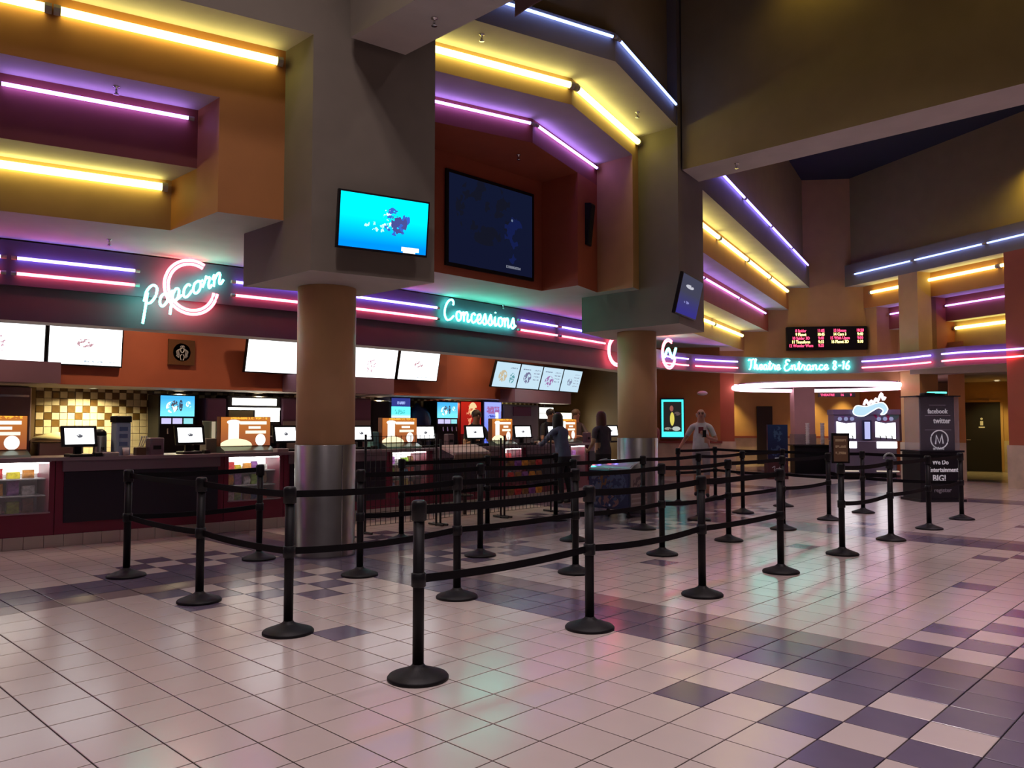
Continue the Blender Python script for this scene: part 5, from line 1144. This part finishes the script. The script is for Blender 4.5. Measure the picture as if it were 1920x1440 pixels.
def body(lean=0., twist=0., belly=1., legs='stand', arm_l=None, arm_r=None, sleeve=True, bare_shin=False, head_turn=0.):
    """returns the joint dict; lean = forward lean of the trunk (rad) about the pelvis"""
    J = {}
    def up_(x, y, z):                                           # rotate upper body about the pelvis
        y0, z0 = y, z - .95; return (x, y0 * math.cos(lean) - z0 * math.sin(lean), .95 + y0 * math.sin(lean) + z0 * math.cos(lean))
    J['pelvis'] = (0, 0, .95, .165, .125 * belly, None, 'pants')
    J['waist'] = (*up_(0, -.01, 1.09), .16 * belly, .125 * belly, 'pelvis', 'shirt')
    J['chest'] = (*up_(0, 0, 1.30), .175, .125, 'waist', 'shirt')
    J['collar'] = (*up_(0, .015, 1.44), .10, .075, 'chest', 'shirt')
    J['neck'] = (*up_(0, 0, 1.52), .058, .058, 'collar', 'skin')
    hl = lean * .4
    n = Vector(J['neck'][:3])
    for nm, dz, dy, rx, ry, pr in (('jaw', .065, -.028, .072, .078, 'neck'), ('head', .135, -.022, .090, .100, 'jaw'), ('crown', .20, -.008, .076, .086, 'head'), ('top', .235, .0, .035, .04, 'crown')):
        J[nm] = (n.x, n.y + dy - dz * math.sin(hl), n.z + dz * math.cos(hl), rx, ry, pr, 'skin')
    for side, s, arm in (('L', -1, arm_l), ('R', 1, arm_r)):
        J[side + '_shoulder'] = (*up_(s * .175, .01, 1.405), .070, .068, 'collar', 'shirt')
        el, wr, hd, hu = arm if arm else ((s * .27, .03, 1.13), (s * .285, -.05, .90), (0, -.25, -1), (s, 0, 0))
        sh = Vector(J[side + '_shoulder'][:3]); mid = sh.lerp(Vector(el), .55)
        J[side + '_sleeve'] = (*mid, .056, .056, side + '_shoulder', 'shirt')
        J[side + '_elbow'] = (*el, .044, .044, side + '_sleeve', 'skin' if sleeve else 'shirt')
        J[side + '_wrist'] = (*wr, .030, .027, side + '_elbow', 'skin')
        fingers(J, side, wr, hd, hu)
    for side, s in (('L', -1), ('R', 1)):
        f = {'stand': 0, 'walk': -.16 * s}[legs]
        J[side + '_hip'] = (s * .095, 0, .86, .10, .10, 'pelvis', 'pants')
        J[side + '_knee'] = (s * .105, f * .6 - .03, .50, .068, .072, side + '_hip', 'pants')
        J[side + '_calf'] = (s * .108, f + .02, .32, .056, .060, side + '_knee', 'skin' if bare_shin else 'pants')
        J[side + '_ankle'] = (s * .11, f + .04, .09, .042, .046, side + '_calf', 'skin' if bare_shin else 'pants')
        J[side + '_heel'] = (s * .11, f + .05, .045, .042, .042, side + '_ankle', 'shoe')
        J[side + '_toe'] = (s * .125, f - .15, .038, .042, .034, side + '_heel', 'shoe')
    return J
def cloth(n, c): return mat('cloth_' + n, c, .85, var=.12, scale=9, bump=.2, bscale=90)
def facing(dx, dy): return math.atan2(dx, -dy)                   # rz so that local -y looks along (dx, dy)
REG = {'L_elbow': .35, 'R_elbow': .35, 'neck': .55, 'waist': .35, 'L_calf': .25, 'R_calf': .25}
SHOE = cloth('dark_shoe', (.03, .03, .035))
# bald man in white t-shirt walking towards the camera, phone in his raised hand
mp = onZ(1316, 930, 0)
J = body(belly=1.12, legs='walk', bare_shin=True, arm_l=((-.33, .02, 1.14), (-.46, -.10, .92), (-.5, -.5, -1), (-1, .2, .3)), arm_r=((.30, -.02, 1.12), (.12, -.27, 1.20), (-.7, -.4, .7), (0, -1, .2)))
person('person in white t-shirt and grey shorts walking through, one hand raised', tuple(mp), facing(8.9, -15.6), J, REG, {'skin': SKIN['fair'], 'shirt': cloth('white_tee', (.62, .62, .62)), 'pants': cloth('grey_shorts', (.34, .31, .33)), 'shoe': SHOE, 'hair': mat('grey_hair', (.30, .25, .22), .7)}, 'fringe', True, hems=(.90, .44))
for o_ in COL.objects:
    if o_.get('label', '').startswith('person in white t-shirt'): MB().box((-.05, -.150, 1.27), (.05, -.120, 1.40)).build('chest_print', mat('red_print', (.22, .03, .05), .7), o_)
ph_ = thing('phone', 'dark phone held up by the person in white t-shirt', 'phone', tuple(mp + Vector((.13, -.12, 1.27)) + rotz(facing(8.9, -15.6)).to_3x3() @ Vector((0.02, -.33, 0)) * .9), facing(8.9, -15.6))
MB().bevbox((-.035, -.005, -.07), (.035, .005, .07), .003).build('case', BPLAS, ph_); MB().box((-.03, .0055, -.06), (.03, .007, .06)).build('glass', mat('phone_glass', (.02, .02, .03), .1), ph_)
# customers at the counter
AW_ = ((-.30, -.22, 1.06), (-.16, -.34, 1.16), (.2, -1, .2), (0, 0, 1)), ((.30, -.22, 1.06), (.16, -.34, 1.16), (-.2, -1, 0), (0, 0, 1))
X = -9.62; J = body(lean=.30, arm_l=((-.34, -.30, 1.12), (-.2, -.50, 1.18), (.3, -1, 0), (0, 0, 1)), arm_r=((.34, -.30, 1.12), (.2, -.50, 1.18), (-.3, -1, 0), (0, 0, 1)), sleeve=False)
person('person with long black hair in blue grey shirt leaning on the counter', (X, yy(1058, X), 0), facing(-1, .05), J, REG, {'skin': SKIN['tan'], 'shirt': cloth('blue_grey', (.10, .11, .20)), 'pants': cloth('black_jeans', (.012, .012, .018)), 'shoe': SHOE, 'hair': mat('black_hair', (.012, .008, .008), .5)}, 'long', scale=.95)
X = -9.66; J = body(lean=.12, belly=1.1, arm_l=AW_[0], arm_r=((.30, .04, 1.12), (.26, -.16, .98), (-.2, -1, .1), (1, 0, 0)))
person('person with reddish brown hair in dark grey shirt at the counter', (X, yy(1131, X), 0), facing(-1, .25), J, REG, {'skin': SKIN['tan'], 'shirt': cloth('charcoal', (.055, .045, .06)), 'pants': cloth('black_jeans', (.012, .012, .018)), 'shoe': SHOE, 'hair': mat('auburn_hair', (.10, .028, .018), .5)}, 'long', scale=.96)
X = -9.35; J = body(arm_l=AW_[0], arm_r=((.30, .04, 1.12), (.26, -.20, 1.08), (-.2, -1, .1), (1, 0, 0)))
person('person in white and red shirt mostly hidden behind the second column', (X, yy(1219, X), 0), facing(-1, .4), J, REG, {'skin': SKIN['fair'], 'shirt': cloth('red_white', (.45, .16, .17)), 'pants': cloth('mauve_trousers', (.18, .13, .16)), 'shoe': SHOE, 'hair': mat('brown_hair', (.08, .045, .03), .6)}, 'short', scale=.95)
# workers behind the counter
UNI = cloth('uniform', (.022, .022, .03))
for px, X, l, sk, sc2, hr, ln, sh_ in ((1030, -11.8, 'worker with short dark hair behind the till right of bottle fridge', 'tan', 1.01, (.02, .012, .01), .05, UNI), (1078, -11.8, 'worker with brown hair behind the fifth popcorn sign', 'fair', 1.01, (.12, .06, .03), .05, cloth('grey_uniform', (.14, .12, .12))), (889, -11.65, 'worker with dark hair bending behind the till at red advert', 'tan', .98, (.05, .03, .022), .16, UNI)):
    J = body(lean=ln, arm_l=AW_[0], arm_r=AW_[1]); person(l, (X, yy(px, X), 0), facing(1, -.35), J, REG, {'skin': SKIN[sk], 'shirt': sh_, 'pants': UNI, 'shoe': SHOE, 'hair': mat('hair_%d' % px, hr, .6)}, 'short', scale=sc2)
